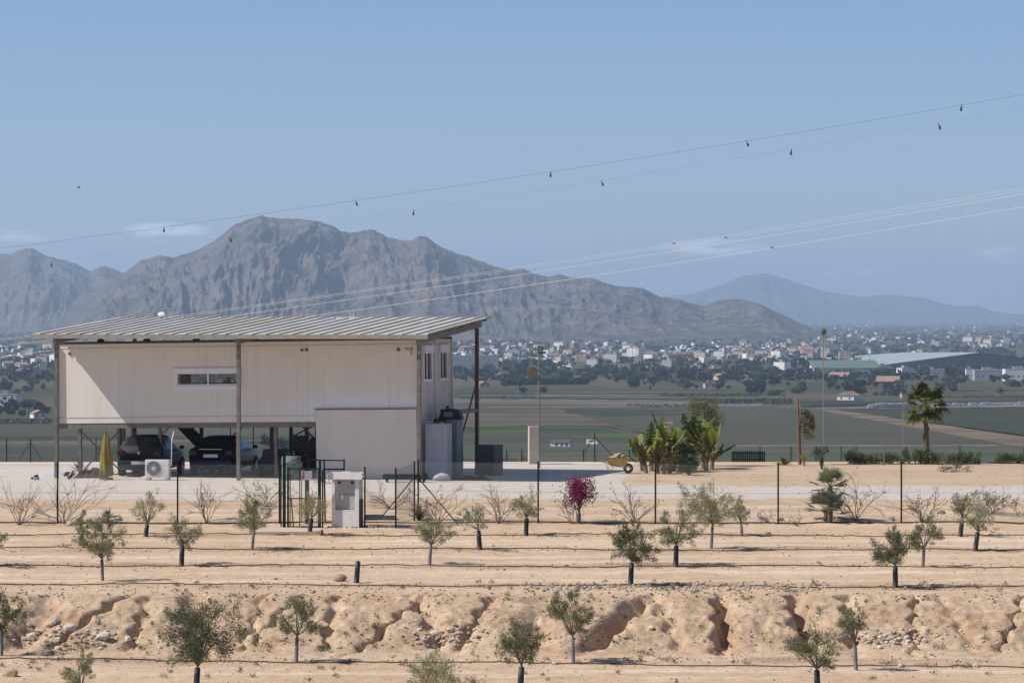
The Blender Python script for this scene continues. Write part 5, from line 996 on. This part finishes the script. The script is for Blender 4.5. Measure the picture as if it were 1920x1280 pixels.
def cloud(px, py, wpx, hpx, label, lm, name='shrub', cat='shrub', n=1200, L=.06, Wd=.04, D=None, nb=12, trunk=None, base=0., group=None, taper=1, dy=1.0, parts=None):
    P = at(px, D) if D else hit(px, py); s = F/P.y; h = hpx/s; w = wpx/s; q = np.random.default_rng(int(px+py*3)); t = thing(name, label, cat, P, group=group); C = []; b = MB()
    for i in range(nb):
        a = q.random()*6.28; r = q.random()**.5*w*.36; z = base*h+(h*(1-base))*(.2+.62*q.random()); k = n//nb; rr = min(w, h)*q.uniform(.15, .3)
        c = np.array([r*math.cos(a), r*math.sin(a)*dy, z]); p = q.normal(size=(k, 3)); p /= np.linalg.norm(p, axis=1)[:, None]; C.append(c+p*rr*q.random((k, 1))**.35)
        b.tube([(0, 0, -.03), tuple(c*np.array([.4, .4, .5])), tuple(c)], [.02 if trunk is None else trunk, .014, .006], 5)
    b.build('trunk' if trunk else 'branches', BRK, t); C = np.concatenate(C); C[:, 2] = np.maximum(C[:, 2], .02); MB().leaves(C, L, Wd).build('crown' if trunk else 'foliage', lm, t); return t
# bougainvillea
t = cloud(1085, 980, 62, 62, 'magenta bougainvillea bush trained on a stake behind the fence', MAG, 'bougainvillea', 'shrub', 2800, .055, .045, nb=16, trunk=.03, base=.0); t.location.z += .0
for ch in t.children: ch.location.z += .42
b = MB().tube([(0, 0, -.05), (.02, 0, .3), (0, 0, .8)], [.05, .04, .03]); b.tube([(.05, 0, -.05), (-.12, 0, .5), (-.2, 0, .9)], [.02, .015, .01]); b.build('stem', BRK, t); cl = np.array([(0, 0, .95)])+rng.normal(size=(500, 3))*np.array([.34, .25, .26]); MB().leaves(cl, .055, .04).build('green_leaves', GRN, t); MB().lathe([(.07, 0), (.08, .28), (.06, .3)], k=10).build('stem_wrap', GRG, t)
# fan palms
def fan_leaf(b, base, d, L, spread, blades, seed, fold=.15, droop=.22, bw=1.0):
    q = random.Random(seed); d = Vector(d).normalized(); side = d.cross(Vector((0, 0, 1)));  side = side.normalized() if side.length > .01 else Vector((1, 0, 0)); up = side.cross(d).normalized()
    pl = L*.45; hub = Vector(base)+d*pl+Vector((0, 0, -.04*L)); b.tube([base, Vector(base)+d*pl*.5, hub], [.012, .009, .006], 4, 1, cap=False)
    for i in range(blades):
        a = (i/(blades-1)-.5)*spread; v = (d*math.cos(a)+side*math.sin(a)+up*fold*math.cos(a*2)*.5).normalized(); bl = L*.6*(1-.25*abs(a)/(spread/2))*q.uniform(.85, 1.1); w_ = .018*L/.6*bw
        sd = v.cross(up).normalized()*w_; mid = hub+v*bl*.55; tip = hub+v*bl+Vector((0, 0, -bl*droop*q.uniform(.6, 1.6)))
        b.add([hub, mid+sd, tip, mid-sd], [(0, 1, 2, 3)], 0)
def fan_palm(px, py, trunk_h, L, nl, label, D=None, wind=0, mats=None, tr=.1, low=-.3, group=None, blades=20, stays=False, seed=1, droop=.22, bw=1.0):
    P = at(px, D) if D else hit(px, py); t = thing('fan_palm', label, 'palm', P); q = random.Random(seed)
    if trunk_h > 0:
        pts = [(.03*math.sin(z*2), 0, z) for z in np.linspace(-.1, trunk_h, 12)]; rad = [tr*(1.05 if i % 2 else .92)*(1.25-.35*i/11) for i in range(12)]
        tb = MB().tube(pts, rad, 10)
        for z in np.linspace(.1, trunk_h, int(trunk_h*22)):
            a = z*9.7; r = tr*1.05; tb.bar((r*math.cos(a), r*math.sin(a), z), (r*1.45*math.cos(a), r*1.45*math.sin(a), z+.09), .05, .02)
        tb.build('trunk', mat('palm_trunk', (.19, .13, .085), (.11, .075, .05), scale=8, bump=.5), t)
    for i in range(nl):
        a = i*2.399; e = low+(1.35-low)*(i/nl)**.8; d = Vector((math.cos(a)*math.cos(e)+wind, math.sin(a)*math.cos(e), math.sin(e))); b = MB(); fan_leaf(b, (0, 0, trunk_h), d, L*q.uniform(.85, 1.1), R(150), blades, seed*100+i, droop=droop, bw=bw)
        b.build('frond', mats or [GRN, GRY], t)
    if stays:
        for x, y in ((-.45, -.1), (.42, -.1), (.08, .5)): MB().bar((x, y, 0), (x*.12, y*.12, .72), .035).build('stay', mat('stay_wood', (.25, .18, .12)), t)
    return t
PLG = leafmat('palm_leaf', (.13, .14, .035), (.06, .08, .025), .3); PLB = leafmat('fan_blue', (.17, .20, .12), (.10, .13, .075), .25)
fan_palm(1736, 853, 2.30, 1.12, 23, 'tall fan palm with brown trunk and wooden stays', D=135.2, wind=.1, mats=[PLG, GRY], tr=.088, stays=True, blades=20, low=-.75, bw=1.7, droop=.3)
fan_palm(1557, 978, 1.12, .80, 13, 'taller of the two green fan palms behind the fence', mats=[PLB, GRN], tr=.06, blades=14, low=-.35, seed=3, droop=.06, bw=1.1)
fan_palm(1548, 975, 0.25, 1.0, 15, 'low spreading fan palm in front of the taller one', mats=[PLB, GRN], tr=.07, blades=14, low=.05, seed=4, droop=.05, bw=1.1)
# yuccas and spiky plants
def spiky(px, py, hpx, n, label, mats, name='yucca', D=None, sp=.9, trunk=.0):
    P = at(px, D) if D else hit(px, py); s = F/P.y; L = hpx/s; t = thing(name, label, 'plant', P); b = MB(); q = random.Random(px)
    for i in range(n):
        a = i*2.4; e = q.uniform(.25, 1.4); d = Vector((math.cos(a)*math.cos(e)*sp, math.sin(a)*math.cos(e)*sp, math.sin(e))).normalized(); l_ = L*q.uniform(.75, 1.1); sd = d.cross(Vector((0, 0, 1))).normalized()*.022*L/.5
        o_ = Vector((0, 0, trunk)); b.add([o_, o_+d*l_*.4+sd, o_+d*l_+Vector((0, 0, -.1*l_)), o_+d*l_*.4-sd], [(0, 1, 2, 3)])
    b.build('leaves', mats, t); MB().tube([(0, 0, -.05), (0, 0, trunk+.05)], [.05, .04], 8).build('stem', BRK, t); return t
spiky(203, 978, 24, 40, 'small spiky yucca between two shrubs at left', GRK, trunk=.12); spiky(785, 974, 34, 60, 'green and brown spiky plant at the corner post', [GRN], sp=.7); spiky(150, 893, 30, 40, 'spiky agave under the left stilts', GRK, D=127); spiky(1470, 866, 22, 70, 'yellowish aloe clump beside the staked tree', [leafmat('aloe', (.17, .16, .05), (.11, .11, .04), .2)], D=133.5, sp=1.3)
# banana clump and shrubs
def banana(px, D, hpx, label, n=9, seed=0, m=None, lean=0):
    P = at(px, D); s = F/D; h = hpx/s; t = thing('banana_plant', label, 'plant', P); q = random.Random(px+seed); st = MB(); st.tube([(0, 0, -.05), (lean*.3, 0, h*.3), (lean*.6, 0, h*.55)], [.09, .07, .05], 8); st.build('stem', mat('banana_stem', (.20, .17, .08), (.13, .09, .05), scale=6), t)
    for i in range(n):
        a = i*2.4+seed; e = q.uniform(.65, 1.45); d = Vector((math.cos(a)*math.cos(e), math.sin(a)*math.cos(e), math.sin(e))); L = h*q.uniform(.42, .68); q2 = q.choice([.1, .2, .5]); o_ = Vector((lean*.6, 0, h*q.uniform(.12, .5))); b = MB(); side = d.cross(Vector((0, 0, 1))).normalized(); N = 9; C = []
        for k in range(N+1):
            u = k/N; c = o_+d*L*u+Vector((0, 0, -L*q2*u*u)); C.append(c)
        b.tube(C, [.012]*3+[.008]*4+[.004]*(N-6), 4)
        for k in range(1, N):
            wd_ = .14*math.sin(math.pi*(k/N)**.8)*h/1.3
            for sg in (-1, 1):
                dr = Vector((0, 0, -wd_*q.uniform(.1, .7))); b.add([C[k], C[k+1], C[k+1]+side*sg*wd_*q.uniform(.6, 1)+dr, C[k]+side*sg*wd_*q.uniform(.8, 1.1)+dr*.6], [(0, 1, 2, 3)])
        b.build('leaf', (m or [GRY, GRN, BRN, GRN])[i % 4] , t)
    return t
Y4 = [GRY, GRN, GRY, BRN]; BB = [BRN, BRN, GRY, BRN]; BG = [GRN, GRY, GRN, GRN]
for px, D, h, lab, n, m, ln in [(1206, 128.5, 92, 'banana plant leaning out at the left end of the clump', 11, Y4, -.35), (1222, 128.2, 100, 'upright yellow leaved banana plant second from the left of clump', 11, Y4, -.1), (1244, 128, 112, 'upright banana plant third from the left of the clump', 11, Y4, .05), (1262, 128.4, 92, 'banana plant left of the dense dark bush', 10, BG, .1),
     (1212, 126.6, 62, 'low withered banana plant at the left foot of the clump', 10, BB, -.2), (1232, 126.3, 66, 'low withered banana plant at the middle foot of the clump', 10, BB, 0), (1255, 126.4, 60, 'low withered banana plant beside the rounded bush', 10, BB, .1), (1300, 130.5, 128, 'tallest banana plant with broad glossy leaves', 11, BG, -.15), (1318, 130, 104, 'banana plant right behind the dark bush', 11, Y4, .1), (1334, 129.6, 96, 'banana plant at the right end of the clump', 11, Y4, .2), (1324, 128.6, 74, 'low brown banana plant at the right foot of the clump', 10, BB, .1)]:
    banana(px, D, h, lab, n, px % 5, m, ln)
cloud(1285, 866, 74, 62, 'dense dark green bush in the middle of the plant clump', GRK, n=4200, D=127.5, nb=22); cloud(1292, 897, 54, 34, 'low rounded green bush at the foot of the clump', leafmat('leaf_deep', (.035, .065, .018), (.02, .04, .012), .15), n=2400, D=125, nb=14, L=.045, Wd=.035)
cloud(1245, 897, 66, 44, 'brown dry undergrowth at the foot of the banana plants', BRN, n=1300, D=126, nb=12)
cloud(1322, 866, 78, 132, 'upright thin leaved tree rising above the banana clump', leafmat('leaf_khaki', (.15, .13, .045), (.08, .085, .03), .25), 'tree', 'tree', n=4200, D=132.5, nb=26, trunk=.05, base=.42, L=.06, Wd=.035)
# staked tree, small tree, hedge
P = at(1499, 134); t = thing('staked_tree', 'wind blown tree with hanging crown tied to reddish stake', 'tree', P); MB().tube([(0, 0, -.05), (-.06, 0, 2.6)], [.05, .035], 8).build('stake', mat('stake_rust', (.22, .12, .08), (.16, .08, .06)), t)
b = MB().tube([(.06, .05, 0), (.02, .05, 1.2), (.1, .05, 2.2)], [.04, .03, .015], 6); b.build('trunk', BRK, t); C = []
for i in range(26): q = rng; c = np.array([.08+.42*q.random(), q.normal()*.15, 1.25+1.0*q.random()]); out = np.array([.5, 0, -1.0]); tt = q.random((70, 1)); C.append(c+out*tt*.28+q.normal(size=(70, 3))*.055)
MB().leaves(np.concatenate(C), .07, .03).build('crown', leafmat('leaf_khaki', (.15, .13, .045), (.08, .085, .03)), t)
cloud(1541, 880, 36, 44, 'small bushy tree with dark guard left of the hedge', GRN, 'tree', 'tree', n=500, D=130, nb=9, trunk=.03, base=.4); P = at(1541, 129.9); tag(MB().tube([P, P+Vector((0, 0, .45))], .05, 10).build('tree_guard', GRD), 'dark guard tube round the small bushy tree', 'tree guard')
cloud(1508, 868, 24, 26, 'tiny yellow green sapling right of the staked tree', GRY, 'tree', 'tree', n=160, D=132, nb=5, trunk=.012, base=.3)
P = at(1658, 133); tag(MB().tube([P, P+Vector((-.02, 0, .7)), P+Vector((-.05, 0, 1.2))], [.03, .025, .01], 6).build('leafless_sapling', TWG), 'thin pale bare stem standing in the hedge', 'plant')
def hedge(p0, p1, D, h, label):
    C = []; b = MB(); L0 = px2x(p0, D); L1 = px2x(p1, D); t = thing('hedge', label, 'hedge', ((L0+L1)/2, D, 0))
    n = int((L1-L0)*34)
    for i in range(n):
        x = L0+(L1-L0)*random.random(); z = random.uniform(.06, h*(.75+.35*math.sin(x*2.1)*.5)); p = rng.normal(size=(60, 3)); p /= np.linalg.norm(p, axis=1)[:, None]; C.append(np.array([x-(L0+L1)/2, random.gauss(0, .16), z])+p*.13*rng.random((60, 1))**.3)
        if i % 3 == 0: b.tube([(x-(L0+L1)/2, 0, -.02), (x-(L0+L1)/2, 0, z)], .01, 4)
    b.tube([(L0-(L1+L0)/2, 0, .02), (L1-(L1+L0)/2, 0, .02)], .015, 4); b.build('branches', BRK, t); MB().leaves(np.concatenate(C), .05, .035).build('foliage', leafmat('hedge_leaf', (.095, .12, .03), (.045, .065, .02), .25), t)
hedge(1588, 1836, 134.3, .56, 'long low green hedge at the base of the fan palm'); hedge(1868, 2010, 134.6, .46, 'low hedge running out of the right edge'); cloud(1600, 866, 46, 34, 'darker taller bush at the left end of the hedge', GRK, n=900, D=134.0)
cloud(66, 886, 26, 10, 'small green weed tuft on the gravel at left', GRK, 'weed_tuft', 'plant', n=200, D=121.5, nb=5); cloud(130, 888, 30, 16, 'green weed tuft beside the left stilts', GRK, 'weed_tuft', 'plant', n=260, D=122, nb=6)
shrub(620, 893, 60, 30, 'dry arching weed stem in front of the saloon', dens=.4, leafy=20, lm=GRY, D=119)
# dry weeds
b = MB(); spots = [(500, 1212, 26), (535, 1205, 20), (860, 1222, 30), (1200, 1225, 30), (1215, 1228, 22), (1250, 1238, 40), (1400, 1245, 14), (1490, 1112, 30), (1250, 1108, 26), (1305, 1112, 20), (1400, 1125, 28), (1665, 1245, 30), (1735, 1250, 34), (1810, 1252, 24), (1760, 1215, 22), (1340, 1062, 30), (860, 1032, 14), (1260, 1165, 14), (1180, 1198, 16), (1345, 1150, 14), (130, 1215, 24), (90, 1215, 16), (180, 1212, 26), (440, 1118, 14), (30, 1126, 26), (355, 1160, 50), (1080, 1120, 12), (1107, 1120, 10), (1500, 1184, 12), (1460, 1172, 12), (120, 1025, 34), (705, 1175, 26), (800, 1155, 22), (600, 1218, 20), (1150, 1206, 24)]
for i in range(130): spots.append((random.uniform(0, 1920), random.choice([random.gauss(1102, 6), random.gauss(1222, 14), random.uniform(1240, 1280), random.uniform(1108, 1200)]), random.uniform(4, 14)))
for px, py, w in spots:
    P = np.array(hit(px, py)); ww = w/F*P[1]; n = int(10+60*ww/.4); c = P+rng.normal(size=(n, 3))*np.array([ww*.3, ww*.25, 0])+np.array([0, 0, .03]); up = np.abs(rng.normal(size=(n, 3)))*np.array([0, 0, 1])+rng.normal(size=(n, 3))*.5; b.leaves(c+up*.03, .09, .014, up, m=0 if rng.random() < .6 else 1)
o = b.build('dry_weeds', [leafmat('weed_grey', (.20, .17, .11), (.13, .12, .075), .2), leafmat('weed_green', (.10, .12, .06), (.07, .085, .045), .2)]); o['kind'] = 'stuff'; tag(o, 'dry grey green weeds dotted over the terraces and bank', 'weeds')
